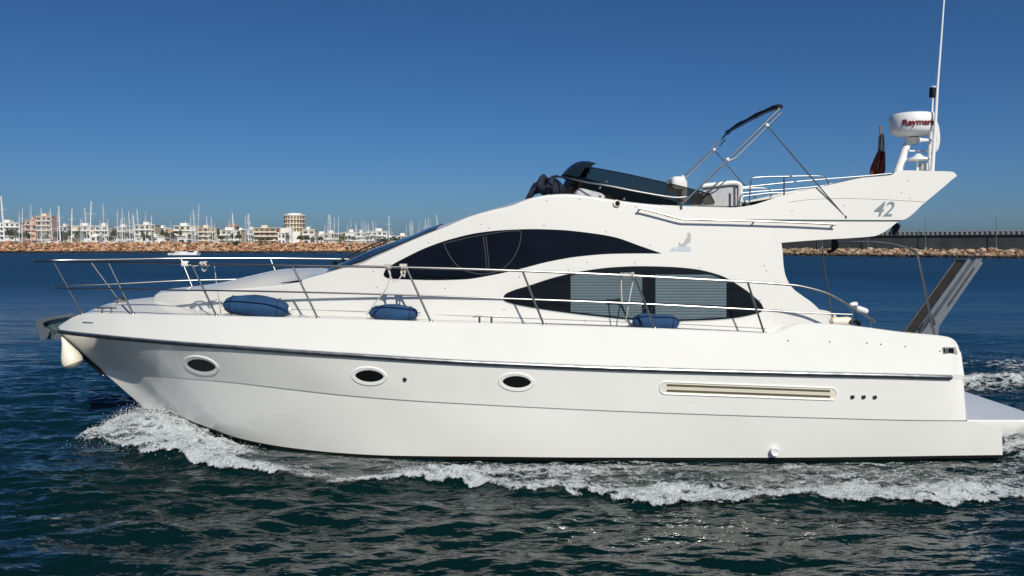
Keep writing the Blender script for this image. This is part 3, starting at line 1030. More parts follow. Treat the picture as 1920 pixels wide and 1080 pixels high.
# little fastener caps along the mouldings
def hull_up_pt(px, py):
    return cap_pt(px, py, 0.0)
for (px, py) in [(1025,376),(1087,373),(1020,422),(1136,434),(1219,460),(1192,387),(1303,401),(1399,402),(1101,492),(1190,492),(1312,502),(1066,506),(974,519),(901,420),(917,427),(700,509),(707,538),(835,541),(945,580),(803,455),(1425,562),(1433,498),(1437,508),(1097,602)]:
    d = MB(); disc(d, surf(px, py, 0.0), 0.010, th=0.005, n=10)
    part(d, 'fastener_cap', 'screw')
for (px, py) in [(1703,339),(1690,361),(1485,395),(1582,385),(1706,371)]:
    d = MB(); disc(d, surf(px, py, 0.035), 0.009, th=0.005, n=10)
    part(d, 'fastener_cap', 'screw')
for (px, py) in [(1478,638),(1556,640),(1626,643),(1652,645),(1698,649),(1763,658)]:
    d = MB(); disc(d, cap_pt(px, py, 0.0), 0.009, th=0.006, n=10)
    part(d, 'fastener_cap', 'screw')
# navigation light on the coaming
nl = MB(); p = surf(1156, 382, 0.0)
nl.lathe([(0,0.052),(0.02,0.052),(0.035,0.040)], p, (0,-1,0.1), 18)
o = part(nl, 'navigation_light', 'cream')
nl = MB(); nl.lathe([(0,0.033),(0.03,0.030),(0.045,0.012)], p+Vector((0.01,-0.02,0.005)), (0,-1,0.1), 14)
part(nl, 'light_lens', 'black', o)

# ---- rails
B_RAIL = pchip([-7.32,-7.25,-7.1,-6.85,-6.3,-5.6,-4.22,-2.82,-1,2,4.2,5.6], [0.0,0.12,0.26,0.42,0.80,1.19,1.70,1.93,2.02,2.05,2.02,1.96])
def rail_pt(px, py, sgn=-1, bf=B_RAIL):
    x = (px-CX)*11/F
    for _ in range(60):
        Y = YC - bf(x); x = 0.6*x + 0.4*(px-CX)*Y/F
    Y = YC - bf(x)
    return Vector((x, YC + sgn*(YC-Y), H-(py-HY)*Y/F))
top_px = [(84,489.5),(100,490),(150,490.5),(202,491),(358,494),(480,496.5),(549,498),(660,499.5),(762,501.5),(860,504),(980,508),(1080,512),(1190,517),(1300,523),(1402,528.5),(1440,531),(1490,535),(1520,541),(1550,550),(1578,564),(1600,578),(1625,592),(1641,603)]
mid_px = [(128,541),(190,541),(235,541.5),(325,544),(480,546),(700,551.5),(942,559.5),(1200,569.5),(1435,581.5),(1480,585),(1600,590)]
tip = Vector((-7.31, YC, H-(489-HY)*YC/F))
rl_ = MB()
near = [rail_pt(*p) for p in top_px]; far_ = [rail_pt(p[0], p[1], 1) for p in top_px]
front = [near[0], Vector((-7.22, YC-0.20, tip.z)), tip, Vector((-7.22, YC+0.20, tip.z)), far_[0]]
rl_.tube(near[::-1] + front[1:-1] + far_, 0.0165, 10, smooth=4)
rail = part(rl_, 'bow_rail', 'chrome')
rl_ = MB()
B_MID = lambda x: B_RAIL(np.asarray(x)-0.14)-0.01
near = [rail_pt(*p, bf=B_MID) for p in mid_px]; far_ = [rail_pt(p[0], p[1], 1, bf=B_MID) for p in mid_px]
tipm = Vector((-6.99, YC, near[0].z))
rl_.tube(near[::-1] + [Vector((-6.93, YC-0.2, tipm.z)), tipm, Vector((-6.93, YC+0.2, tipm.z))] + far_, 0.0105, 8, smooth=4)
part(rl_, 'mid_rail', 'chrome')
for (a, b_) in [((101,491),(155,590)), ((203,491.5),(250,591)), ((359,495),(406,594)), ((549,499),(596,598)), ((762,502.5),(808,603)), ((980,509),(1020,610)), ((1190,518),(1228,616)), ((1402,529.5),(1433,625))]:
    for sg in (-1, 1):
        st = MB()
        p0 = rail_pt(*a, sgn=sg)
        x = (b_[0]-CX)*11/F
        for _ in range(50):
            Y = YC - (B_CAP(x)-0.035); x = 0.5*x + 0.5*(b_[0]-CX)*Y/F
        p1 = Vector((x, YC + sg*(B_CAP(x)-0.035), cap[2](x)+0.0))
        st.tube([p0, p1], 0.0135, 8)
        st.lathe([(0,0.032),(0.012,0.030),(0.03,0.017)], p1 - Vector((0,0,0.004)), (0,0,1), 12)
        part(st, 'stanchion', 'chrome', rail)
# quarter rail leg and stern-rail fittings
for sg in (-1, 1):
    for (qx, qy, dx, dz, qr) in ((1634, 598, 0, -0.17, 0.013), (1600, 578, -0.02, -0.22, 0.010)):
        q = MB(); p = rail_pt(qx, qy, sg); q.tube([p, Vector((p.x+dx, p.y, p.z+dz))], qr, 8)
        part(q, 'stanchion', 'chrome', rail)
# stern light and hook on the quarter rail
sl = MB(); p = rail_pt(1604, 577)
sl.lathe([(0,0.02),(0.02,0.038),(0.13,0.038),(0.15,0.03)], p+Vector((0.0,-0.03,-0.0)), (1,0.1,-0.35), 16)
sl.lathe([(0,0.018),(0.05,0.03),(0.09,0.026)], p+Vector((-0.07,0,0.04)), (1,0,0.1), 10)
part(sl, 'lifebuoy_light', 'white', label='small white cylinder light clamped on the quarter rail')
# long handrails under the coaming
hr = MB()
for sg in (-1, 1):
    hr.tube([surf(px, py, 0.09, sg) for px, py in [(1196,392),(1204,391.5),(1245,402),(1278,410.5),(1300,411.5),(1400,414),(1500,417.5),(1562,420.5),(1568,421)]], 0.014, 8, smooth=3)
    for px, py in [(1198,392),(1413,415),(1562,420.5)]:
        hr.tube([surf(px, py, 0.09, sg), surf(px, py+2, -0.01, sg)], 0.011, 8)
part(hr, 'grab_rail', 'chrome', split=True)

# cleats and windlass
def cleat(px, py, dY):
    c = MB(); p = cap_pt(px, py); p.y += dY; z0 = p.z
    w = 0.16 if px < 300 else 0.19
    for s_ in (-0.45, 0.45):
        c.tube([p+Vector((s_*w*0.9, 0, -0.09)), p+Vector((s_*w*0.9, 0, 0))], 0.014, 8)
    c.tube([p+Vector((-w*0.85,0,0.0)), p+Vector((-w*0.6,0,0.008)), p+Vector((w*0.6,0,0.008)), p+Vector((w*0.85,0,0.0))], 0.013, 8)
    part(c, 'cleat', 'chrome')
cleat(195, 579, 0.08); cleat(910, 594.5, 0.05)
wl_ = MB(); p = at(225, 574, 12.0)
wl_.lathe([(-0.06,0.13),(0.0,0.125),(0.02,0.06),(0.07,0.055),(0.10,0.085),(0.13,0.06),(0.14,0.01)], p, (0,0,1), 20)
part(wl_, 'windlass', 'chrome')
wv = MB(); p = at(394, 547, 11.5)
wv.lathe([(-0.03,0.02),(0.0,0.02),(0.01,0.035),(0.02,0.01)], p, (0,0,1), 10)
part(wv, 'deck_filler', 'chrome')

# anchor platform and anchor
an = MB()
prof = [(66,601),(100,592),(134,588),(128,593),(112,600),(104,612),(112,622),(122,630),(100,634),(84,637),(76,637)]
def cheek(mb, prof, Yc, th):
    n = len(prof)
    a = [at(px, py, Yc-th/2) for px, py in prof]
    b_ = [Vector((p.x, p.y+th, p.z)) for p in a]
    mb.grid([a + [a[0]], b_ + [b_[0]]])
    mb.f.append(tuple(len(mb.v)-2*(n+1)+k for k in range(n))[::-1])
    mb.f.append(tuple(len(mb.v)-(n+1)+k for k in range(n)))
cheek(an, [(66,601),(98,593),(136,587),(140,592),(108,597),(88,602),(80,606),(82,612),(92,621),(91,629),(86,637),(76,637)], 11.97, 0.02)
cheek(an, [(96,634),(106,626),(122,624),(128,632),(122,636),(104,637.5)], 11.97, 0.02)
cheek(an, [(66,601),(98,592.5),(134,588),(134,591),(92,600),(84,605),(92,619),(100,633),(84,637),(76,637)], 12.23, 0.02)
pA = [at(px, py, 11.97) for px, py in [(66,601),(71,619),(76,637)]]
an.grid([[p, Vector((p.x, p.y+0.26, p.z))] for p in pA])
bwr = part(an, 'bow_roller', 'alu', sharp=30)
an = MB()
cheek(an, [(80,604),(104,597),(140,589),(128,600),(116,606),(110,613),(120,626),(108,634),(88,636),(86,622),(79,611)], 12.1, 0.10)
an.tube([at(92,606,12.1), at(100,622,12.1), at(112,632,12.1), at(128,628,12.1)], [0.05,0.04,0.035,0.03], 10, smooth=3)
M['darksteel'] = new_mat('dull_anchor_steel', (0.13,0.19,0.22), 0.35, metal=0.7, var=0.3, scale=12)
part(an, 'anchor', 'darksteel', bwr)
sp_ = MB()
g = []
for k in range(14):
    s_ = k/13
    xx = -6.90 + 0.62*s_; zz = 1.30 - 0.56*s_
    w = 0.10*(1 - s_*0.35) if k < 13 else 0.05
    bo_ = np.interp(xx, [-6.9,-6.3],[0.04,0.06])
    g.append([(xx+0.05, YC-w-0.01, zz+0.02), (xx-0.012, YC-0.02, zz-0.015), (xx-0.012, YC+0.02, zz-0.015), (xx+0.05, YC+w+0.01, zz+0.02)])
sp_.grid(g)
part(sp_, 'stem_guard', 'chrome')

# hoop over the cockpit
hp = MB()
hn = [at(1752,629,10.6), at(1738,560,10.62), at(1722,486,10.65), at(1716,474,10.75), at(1700,464,11.0), at(1665,456,11.7), at(1620,453,12.4), at(1575,456,13.1), at(1550,463,13.4), at(1543,474,13.5), at(1552,540,13.55), at(1563,607,13.6)]
hp.tube(hn, 0.016, 8, smooth=4)
part(hp, 'cockpit_hoop', 'chrome')
# cockpit bench back, seen over the quarter
cb = MB()
bx = []
for (px, r) in [(1556,0.02),(1560,0.06),(1590,0.07),(1597,0.05),(1599,0.01)]: bx.append((px, r))
cb.tube([at(px, 603, 11.2) for px, r in bx], [r for px, r in bx], 12)
part(cb, 'cockpit_seat', 'cream')
cb = MB(); cb.tube([at(1594,608,11.0), at(1600,600,11.0), at(1607,604,11.0), at(1612,609,11.0)], 0.03, 8, smooth=3)
part(cb, 'mooring_winch', 'black')
# furled canvas under the overhang
fc = MB()
fc.tube([at(1684,408,10.85)+Vector((0,0.3,0)), at(1682,425,11.15), at(1676,441,11.15)], [0.03,0.05,0.035], 10)
fc.tube([at(1678,420,11.15), at(1672,430,11.15), at(1668,441,11.15)], 0.012, 8)
part(fc, 'rolled_canvas', 'navy')
fc = MB()
fc.tube([at(1563,447,12.6), at(1566,458,12.6), at(1562,470,12.6)], [0.04,0.06,0.03], 9)
fc.tube([at(1570,462,12.6), at(1560,470,12.6), at(1552,473,12.6)], 0.03, 8)
part(fc, 'folded_bracket', 'black')

# gangway
gw = MB()
p0 = Vector((6.06, 11.80, H-(626-HY)*11.8/F)); p1 = Vector((6.84, 11.80, H-(490-HY)*11.8/F))
ax = (p1-p0).normalized(); lat = Vector((0,1,0)); nrm = lat.cross(ax).normalized()
W = 0.34
def plank(mb, a, b_, y0, y1, t0, t1):
    vs = []
    for p in (a, b_):
        for y in (y0, y1):
            for t in (t0, t1):
                vs.append(p + lat*y + nrm*t)
    mb.add(vs, [(0,1,3,2),(4,6,7,5),(0,4,5,1),(2,3,7,6),(0,2,6,4),(1,5,7,3)])
if nrm.x > 0: nrm = -nrm
M['teak'] = new_mat('weathered_teak', (0.10, 0.085, 0.068), 0.75, var=0.25, scale=8)
sm_ = MB()
nsl = 46
for k in range(nsl):
    a = p0.lerp(p1, k/nsl); b_ = p0.lerp(p1, (k+0.78)/nsl)
    plank(sm_, a, b_, 0.035, W-0.035, 0.0, 0.02)
fgw = MB()
plank(fgw, p0-ax*0.02, p1, 0, 0.035, -0.03, 0.03); plank(fgw, p0-ax*0.02, p1, W-0.035, W, -0.03, 0.03)
plank(fgw, p1, p1+ax*0.03, 0, W, -0.03, 0.03); plank(fgw, p0, p1, 0.035, W-0.035, -0.02, -0.004)
gframe = part(fgw, 'gangway', 'alu', smooth=False, label='raised gangway with slatted teak tread at the stern')
part(sm_, 'tread_slats', 'teak', gframe, smooth=False)
gb = MB()
a = p0 + Vector((0.10,-0.09,-0.02)); b_ = p1 + Vector((0.10,-0.09,0.02))
plank(gb, a, b_, 0, 0.07, -0.07, 0.05)
gb.tube([b_+lat*0.03-nrm*0.03, b_+ax*0.04+lat*0.03], 0.035, 10)
part(gb, 'side_beam', 'alu', gframe, smooth=False)
gb = MB(); gb.tube([a.lerp(b_,0.40)-Vector((0,0.025,0)), a.lerp(b_,0.9)-Vector((0,0.025,0.0))], 0.010, 8)
part(gb, 'hand_line', 'rubber', gframe)
gb = MB(); gb.tube([at(1722,628,11.55), at(1738,600,11.55), at(1744,592,11.55), at(1750,600,11.55), at(1752,610,11.55)], 0.018, 8, smooth=3)
part(gb, 'lifting_ram', 'rubber', gframe)
gb = MB(); cheek(gb, [(1722,632),(1738,612),(1748,592),(1762,606),(1758,634)], 11.62, 0.05)
part(gb, 'hinge_bracket', 'alu', gframe, smooth=False)

# ---- flybridge furniture and screens
# wrap-round smoked windscreen: near side runs from aft (low) forward (high) to a rounded front
def screen_section(k, n):
    """k 0..n along the U from near aft to far aft -> bottom and top points"""
    t = k/n*2 - 1
    s_ = -1 if t < 0 else 1
    u = 1 - abs(t)                       # 0 aft end, 1 centre front
    bpx = np.interp(u, [0,0.25,0.5,0.72,0.88,1.0], [1338,1265,1185,1100,1060,1050])
    bpy = np.interp(u, [0,0.25,0.5,0.72,0.88,1.0], [384,384.5,379,369,364,366])
    b0 = np.interp(u, [0,0.25,0.5,0.72,0.88,1.0], [1.30,1.30,1.25,1.0,0.55,0.0])
    pb = Vector(((bpx-CX)*(YC-1.3)/F, YC + s_*b0, H-(bpy-HY)*(YC-1.3)/F))
    tpx = np.interp(u, [0,0.06,0.25,0.5,0.72,0.88,1.0], [1341,1332,1262,1180,1118,1092,1082])
    tpy = np.interp(u, [0,0.06,0.25,0.5,0.72,0.88,1.0], [380,363,345,326,311,306,304])
    b1 = b0*0.86
    pt = Vector(((tpx-CX)*(YC-1.15)/F, YC + s_*b1, H-(tpy-HY)*(YC-1.15)/F))
    return pb, pt
sc_ = MB()
g = []
n = 72
for k in range(n+1):
    pb, pt = screen_section(k, n)
    g.append([pb.lerp(pt, v/6) + Vector((0,0,0)) for v in range(7)])
sc_.grid(g)
scr = part(sc_, 'flybridge_windscreen', 'smoke')
sc_ = MB()
sc_.tube([gg[-1] for gg in g], 0.008, 6)
part(sc_, 'screen_edge', 'black', scr)
# forward lip of the screen (dark visor at the front)
vs_ = MB()
g = []
for j in range(17):
    t = j/16*2-1
    y = YC + t*0.72
    x0 = (1104-CX)*(YC)/F + 0.10*t*t; z0 = 3.99 - 0.10*t*t
    g.append([Vector((x0 - 0.42*s*(1-0.5*abs(t)**3), y, z0 + 0.07*math.sin(s*2.2) - 0.24*s*s)) for s in np.linspace(0, 1, 7)])
vs_.grid(g)
M['visormat'] = new_mat('dark_visor', (0.012,0.022,0.028), 0.25, spec=0.25)
part(vs_, 'screen_visor', 'visormat', scr)
bar = MB()
bar.tube([at(1042,331,11.6), at(1062,333,11.2), at(1100,341,10.85), at(1150,350,10.75), at(1200,360,10.72), at(1262,370,10.70), at(1287,369,10.70), at(1290,372,10.72)], 0.014, 8, smooth=3)
part(bar, 'screen_rail', 'chrome')
for px, py in [(1125,352),(1137,341),(1170,373),(1251,344),(1312,362),(1316,383)]:
    d = MB(); d.lathe([(0,0.018),(0.03,0.016),(0.04,0.006)], at(px, py, 10.78), (0,-1,0.1), 10)
    part(d, 'screen_fitting', 'chrome')
# folded dark cover over the forward end
cvb = MB()
random.seed(3)
base = [(986,374,0.02),(995,364,0.07),(1003,356,0.12),(1012,351,0.17),(1024,348,0.21),(1034,350,0.20),(1044,354,0.16),(1056,359,0.08),(1062,362,0.02)]
cvb.tube([at(a_, b__, 11.55) for a_, b__, r_ in base], [r_*0.62 for a_, b__, r_ in base], 14, smooth=3)
cvb.tube([at(1012,350,11.3), at(1015,339,11.3), at(1020,334,11.35), at(1027,338,11.4)], [0.06,0.055,0.05,0.03], 10, smooth=3)
cvb.tube([at(1030,352,11.3), at(1034,338,11.3), at(1037,333,11.35), at(1046,333,11.4)], [0.06,0.05,0.03,0.01], 10, smooth=3)
cvb.tube([at(985,374,11.2), at(996,362,11.2), at(1004,352,11.2)], 0.012, 6)
for i, v in enumerate(cvb.v):
    q_ = 0.016*math.sin(v[0]*31+v[2]*17)+0.012*math.sin(v[0]*60+v[1]*40+v[2]*50)
    cvb.v[i] = (v[0]+q_*0.4, v[1]+q_, v[2]+q_)
part(cvb, 'folded_cover', 'navy', label='bunched navy blue canvas cover at the front of the flybridge')
# dashboard / helm console
cn = MB()
def rbox(mb, c, d, r=0.04, n=4, rot=None):
    """rounded box"""
    import itertools
    hx, hy, hz = d[0]/2, d[1]/2, d[2]/2
    r = min(r, hx*0.95, hy*0.95, hz*0.95)
    rows_ = []
    for i in range(-n, n+1):
        ph = math.pi/2*i/n
        for rep in ((0,) if i != 0 else (-1, 1)):
            zoff = (hz-r)*(1 if (i > 0 or rep > 0) else -1) + r*math.sin(ph)
            rw = []
            for qx, qy, a0 in ((1,1,0),(-1,1,90),(-1,-1,180),(1,-1,270)):
                for k in range(n+1):
                    a = math.radians(a0 + 90*k/n)
                    rw.append(Vector((qx*(hx-r)+r*math.cos(ph)*math.cos(a), qy*(hy-r)+r*math.cos(ph)*math.sin(a), zoff)))
            rows_.append(rw)
    rows_ = [[(rot @ p if rot is not None else p) + Vector(c) for p in rw] for rw in rows_]
    b0 = len(mb.v)
    mb.grid(rows_, close_u=True)
    m_ = len(rows_[0])
    mb.f.append(tuple(b0+k for k in range(m_))[::-1]); mb.f.append(tuple(b0+(len(rows_)-1)*m_+k for k in range(m_)))
rbox(cn, (1.15, YC-0.35, 3.36), (0.55, 1.5, 0.26), 0.08, rot=Matrix.Rotation(math.radians(14), 3, 'Y'))
part(cn, 'helm_console', 'greycloth')
st_ = MB()
rbox(st_, (at(1268,346,11.9).x, 11.9, at(1268,346,11.9).z), (0.22, 0.45, 0.22), 0.06)
hst = part(st_, 'helm_seat', 'vinyl')
st_ = MB(); rbox(st_, (at(1278,350,11.9).x, 11.9, at(1268,360,11.9).z), (0.10, 0.4, 0.36), 0.05)
part(st_, 'backrest', 'vinyl', hst)
st_ = MB()
c0 = at(1352,372,11.2); rbox(st_, (c0.x+0.1, 11.95, c0.z+0.03), (0.55, 0.8, 0.22), 0.05)
rst = part(st_, 'flybridge_bench', 'vinyl')
st_ = MB()
st_.tube([at(1316,349,11.2), at(1345,346,11.2), at(1372,343,11.2), at(1384,345,11.2), at(1388,352,11.2), at(1388,388,11.2)], 0.036, 10, smooth=3)
part(st_, 'bench_rim', 'vinyl', rst)
st_ = MB()
g = [[at(1318,352,11.22), at(1318,384,11.22)], [at(1350,349,11.22), at(1350,386,11.22)], [at(1384,347,11.22), at(1384,387,11.22)]]
st_.grid(g); st_.grid([[p+Vector((0,0.015,0)) for p in r] for r in g], flip=True)
part(st_, 'mesh_panel', 'greycloth', rst)
st_ = MB(); st_.tube([at(1377,350,11.1), at(1377,389,11.1)], 0.017, 8)
st_.tube([at(1389,388,11.1), at(1396,378,11.1), at(1404,388,11.1)], 0.02, 8)
part(st_, 'bench_post', 'chrome', rst)
# aft flybridge rails
ra = MB()
for sg, dy in ((-1, 0), (1, 0)):
    Yr = YC + sg*1.2
    def rp(px, py):
        p = at(px, py, YC-1.2); return Vector((p.x, Yr, p.z))
    ra.tube([rp(1405,386), rp(1406,360), rp(1408,341), rp(1416,333), rp(1470,331), rp(1530,330), rp(1546,333), rp(1553,342), rp(1553,349)], 0.009, 8, smooth=3)
    ra.tube([rp(1392,351), rp(1440,346), rp(1520,338), rp(1620,330), rp(1672,325)], 0.007, 8, smooth=3)
    ra.tube([rp(1470,331), rp(1470,379)], 0.013, 8)
    ra.tube([rp(1392,368), rp(1440,362), rp(1500,360)], 0.006, 8)
part(ra, 'flybridge_rail', 'chrome', split=True)
# bimini frame
bm_ = empty('bimini_frame', (0, 0, 0)); bm_.parent = yacht
bm_.location = (0, 0, 0)
def bpart(mb, name, mat): return part(mb, name, mat, bm_)
XT = 3.64; ZT = H + 251*10.7/F
for sg in (-1, 1):
    Yl = YC + sg*1.4
    base_ = Vector(((1277-CX)*10.7/F, Yl, H-(385-HY)*10.7/F))
    topp = Vector((XT, Yl, ZT))
    m = MB(); m.tube([base_, topp], 0.013, 8)
    b2 = Vector(((1364-CX)*10.7/F, Yl, H-(299-HY)*10.7/F))
    m.tube([b2 + Vector((0.02,0,-0.02)), b2.lerp(topp, 0.1) + Vector((0.045,0,-0.045)), topp + Vector((0.02,0,-0.05))], 0.010, 8)
    m.lathe([(-0.05,0.02),(0.05,0.02)], base_, (0,0,1), 8)
    bpart(m, 'frame_leg', 'chrome')
    m = MB()
    s0 = Vector(((1438-CX)*10.7/F, Yl, H-(235-HY)*10.7/F)); s1 = Vector(((1585-CX)*10.7/F, Yl, H-(407-HY)*10.7/F))
    m.tube([s0, s1], 0.010, 8)
    m.lathe([(0,0.02),(0.04,0.02)], s1+Vector((0,0.03*0,-0.02)), (0,0,1), 8)
    bpart(m, 'frame_brace', 'chrome')
    for p in (b2, s0):
        m = MB(); m.lathe([(-0.03,0.01),(-0.02,0.024),(0.02,0.024),(0.03,0.01)], p, (0,1,0), 10)
        bpart(m, 'frame_joint', 'white')
m = MB()
m.tube([Vector((XT-0.02, YC+1.4*t, ZT + 0.04*(1-t**4))) for t in np.linspace(-1, 1, 25)], 0.015, 8)
bpart(m, 'frame_bow', 'chrome')
m = MB()
m.tube([Vector((XT+0.01, YC+1.39*t, ZT + 0.03 + 0.05*(1-t**4))) for t in np.linspace(-1, 0.92, 40)], [0.034 + 0.006*math.sin(k*0.5)+0.003*math.sin(k*1.7) for k in range(40)], 10)
bpart(m, 'rolled_sunshade', 'navy')
# ensign
fs = MB(); fs.tube([at(1645,328,12.3), at(1651,238,12.3)], [0.022,0.017], 8)
fs.lathe([(0,0.018),(0.02,0.024),(0.035,0.01)], at(1651,240,12.3), (0,0,1), 10)
flp = part(fs, 'flagstaff', 'wood')
fc = MB()
g = []
for k in range(15):
    t = k/14
    cxp = np.interp(t, [0,0.4,0.5,1], [1655,1656,1652,1644]); w = np.interp(t, [0,0.1,0.40,0.5,0.85,1], [2,3.5,4,8,14,13])
    y_ = 250 + 78*t
    rw = []
    for j in range(13):
        s_ = j/12*2-1
        rw.append(at(cxp + w*s_, y_+2*s_, 12.25 + 0.05*math.sin(s_*6+t*3)))
    g.append(rw)
fc.grid(g[6:])
fc.grid([[p+Vector((0,0.012,0)) for p in r] for r in g[6:]], flip=True)
fo = part(fc, 'flag', 'flag', flp, label='dark red ensign hanging limp')
fc = MB(); fc.grid(g[:7]); fc.grid([[p+Vector((0,0.012,0)) for p in r] for r in g[:7]], flip=True)
part(fc, 'flag_canton', 'vinyl', flp)
# radar mast
YR = 11.75
mm = MB(); mm.tube([at(1684,322,YR), at(1701,270,YR), at(1705,258,YR)], [0.066,0.052,0.050], 14)
mast = part(mm, 'radar_mast', 'white')
mm = MB(); mm.tube([at(1700,283,YR), at(1748,284,YR)], 0.014, 8); mm.tube([at(1702,266,YR), at(1752,262,YR)], 0.012, 8)
part(mm, 'mast_rung', 'white', mast)
dm = MB(); c = at(1711, 240, YR)
kz = YR/F
dm.lathe([(-17*kz,0.12),(-15*kz,0.20),(-11*kz,0.275),(-7*kz,0.306),(-1*kz,0.318),(10*kz,0.322),(20*kz,0.318),(24*kz,0.300),(26.5*kz,0.25),(27.5*kz,0.15),(28*kz,0.02)], c, (0,0,1), 48)
dome = part(dm, 'radar_dome', 'white', mast)
dm = MB(); dm.lathe([(-30*kz,0.06),(-24*kz,0.09),(-19*kz,0.11)], c, (0,0,1), 20)
part(dm, 'dome_bracket', 'cream', mast)
def text_mesh(body, size, shear=0.0, bold=0.0, ext=0.004):
    cu = bpy.data.curves.new('lettering', 'FONT')
    cu.body = body; cu.size = size; cu.shear = shear; cu.offset = bold; cu.extrude = ext
    cu.align_x = 'LEFT'
    to = bpy.data.objects.new('lettering', cu); COL.objects.link(to)
    dg = bpy.context.evaluated_depsgraph_get()
    me = bpy.data.meshes.new_from_object(to.evaluated_get(dg))
    vs = [v.co.copy() for v in me.vertices]; fs_ = [tuple(p.vertices) for p in me.polygons]
    bpy.data.objects.remove(to); bpy.data.curves.remove(cu); bpy.data.meshes.remove(me)
    return vs, fs_
vs, fs_ = text_mesh('Raymarine', 0.118, 0.0, 0.004, 0.003)
xm = max(v.x for v in vs)
L_ = 0.545
tv = []
for v in vs:
    s_ = v.x/xm*L_; ang = -0.88 + s_/0.324
    rr0 = 0.330 + v.z
    tv.append(Vector((c.x + rr0*math.sin(ang), YR - rr0*math.cos(ang), c.z + 1.0*kz + v.y - 0.01*s_)))
tm = MB(); tm.add(tv, fs_); part(tm, 'radar_lettering', 'redtext', dome, smooth=False)
# antennas and small gear on the mast
wa = MB(); wa.tube([at(1748,322,11.4), at(1752,260,11.4), at(1758,160,11.4), at(1765,70,11.4), at(1773,-40,11.4)], [0.028,0.024,0.017,0.013,0.009], 10)
part(wa, 'whip_antenna', 'white')
wa = MB(); wa.tube([at(1741,322,11.7), at(1746,262,11.7), at(1749,184,11.7)], [0.020,0.016,0.012], 8)
lm = part(wa, 'light_pole', 'white')
wa = MB(); wa.lathe([(0,0.035),(0.01,0.050),(0.14,0.046),(0.15,0.030)], at(1749,183,11.6), (0,0,1), 14)
part(wa, 'mast_light', 'black', lm)
wa = MB(); wa.lathe([(0,0.036),(0.02,0.040),(0.03,0.02)], at(1750,165,11.6), (0,0,1), 14)
part(wa, 'lens_cap', 'white', lm)
ga = MB(); ga.lathe([(-0.02,0.10),(0.0,0.155),(0.03,0.14),(0.05,0.07),(0.09,0.03),(0.095,0.005)], at(1722,300,11.6), (0,0,1), 20)
ga.tube([at(1720,302,11.6), at(1720,321,11.6)], 0.02, 8)
part(ga, 'satellite_antenna', 'white')
hn_ = MB(); hn_.lathe([(0,0.045),(0.05,0.03),(0.16,0.02),(0.2,0.025)], at(1722,263,11.5), (1,0,0), 12)
part(hn_, 'signal_horn', 'white')
gx = MB(); rbox(gx, at(1732,313,11.6), (0.10,0.1,0.12), 0.02)
gx.tube([at(1744,321,11.55), at(1742,300,11.55), at(1744,270,11.55), at(1747,240,11.55)], 0.024, 8)
part(gx, 'antenna_bracket', 'vinyl')
# coiled burgee halyard bag
hb = MB(); hb.tube([at(1753,222,11.5), at(1756,240,11.5), at(1757,262,11.5), at(1754,280,11.5), at(1750,286,11.5)], [0.015,0.035,0.042,0.04,0.015], 10, smooth=3)
part(hb, 'furled_burgee', 'vinyl')
# "42" on the wing
vs, fs_ = text_mesh('42', 0.29, 0.45, 0.002, 0.004)
o0 = surf(1636, 405, 0.042)
xm = max(v.x for v in vs); wid = 0.32
tv = []
for v in vs:
    x = o0.x + (v.x/xm)*wid*1.0; z = o0.z + v.y*0.98
    tv.append(Vector((x, YC - bh(x, z) - 0.036 - 0.003 - (v.z+0.004)*0.5, z)))
tm = MB(); tm.add(tv, fs_); part(tm, 'wing_number', 'grey_logo', smooth=False)
# emblem
def decal(mb, pts, off=0.005):
    c = [surf(px, py, off) for px, py in pts]
    mb.add(c, [tuple(range(len(c)))[::-1]])
em = MB()
decal(em, [(1254,470.5),(1262,464),(1268,464),(1270,470.5)])
decal(em, [(1270,470.5),(1271,462),(1282,461),(1295,462.5),(1295,471)])
e1 = part(em, 'emblem', 'pale_logo', smooth=False)
em = MB()
decal(em, [(1274.5,461),(1273,453),(1276,457.5),(1281,457),(1287,446),(1290,442),(1289,437.5),(1292,436),(1295,438),(1295,453),(1287,458),(1284,461)], 0.007)
part(em, 'emblem_figure', 'screw', e1, smooth=False)

# ------------------------------------------------------------------ fenders and ropes (things of their own)
def fender_blob(name, label, cxp, cyp, Yf, length, rad, tilt, seed, mat='blue'):
    rs = random.Random(seed)
    p = at(cxp, cyp, Yf)
    root = empty(name, (p.x, p.y, p.z - rad))
    prof = []
    for k in range(25):
        t = k/24*2-1
        e = (1-abs(t)**3.2)**0.5 if abs(t) < 1 else 0.02
        r = rad*max(e, 0.03)*(1 + 0.05*math.sin(t*5+seed))
        prof.append((t*length/2, r))
    ph = rs.random()*6
    nf = lambda h, th: 0.03*math.sin(3*th+ph+h*6) + 0.018*math.sin(h*17+th*2+ph) + 0.008*math.sin(h*51+5*th)
    m = MB(); m.lathe(prof, p, (math.cos(tilt), 0, math.sin(tilt)), 28, nf)
    m.build('cover', M[mat], root)
    for t_ in (-0.36, 0.34):
        band = MB()
        ct = p + Vector((math.cos(tilt), 0, math.sin(tilt)))*(t_*length)
        rr_ = rad*max((1-abs(2*t_)**3.2)**0.5, 0.1)*1.05
        a_ = Vector((math.cos(tilt), 0, math.sin(tilt)))
        x_ = a_.orthogonal().normalized(); y_ = a_.cross(x_)
        band.tube([ct + (x_*math.cos(q_*math.pi/12) + y_*math.sin(q_*math.pi/12))*rr_ for q_ in range(25)], 0.006, 5)
        band.build('cover_seam', M['navy'], root)
    ends = MB()
    ax_ = Vector((math.cos(tilt), 0, math.sin(tilt)))
    for s_ in (-1, 1):
        q = p + ax_*(s_*length*0.49)
        ends.lathe([(0,rad*0.26),(0.02,rad*0.2),(0.03,rad*0.1)], q, ax_*s_, 12)
    ends.build('rope_eye', M['white'], root)
    tag(root, label, 'fender', 'blue covered fenders lying on the side deck')
    return root
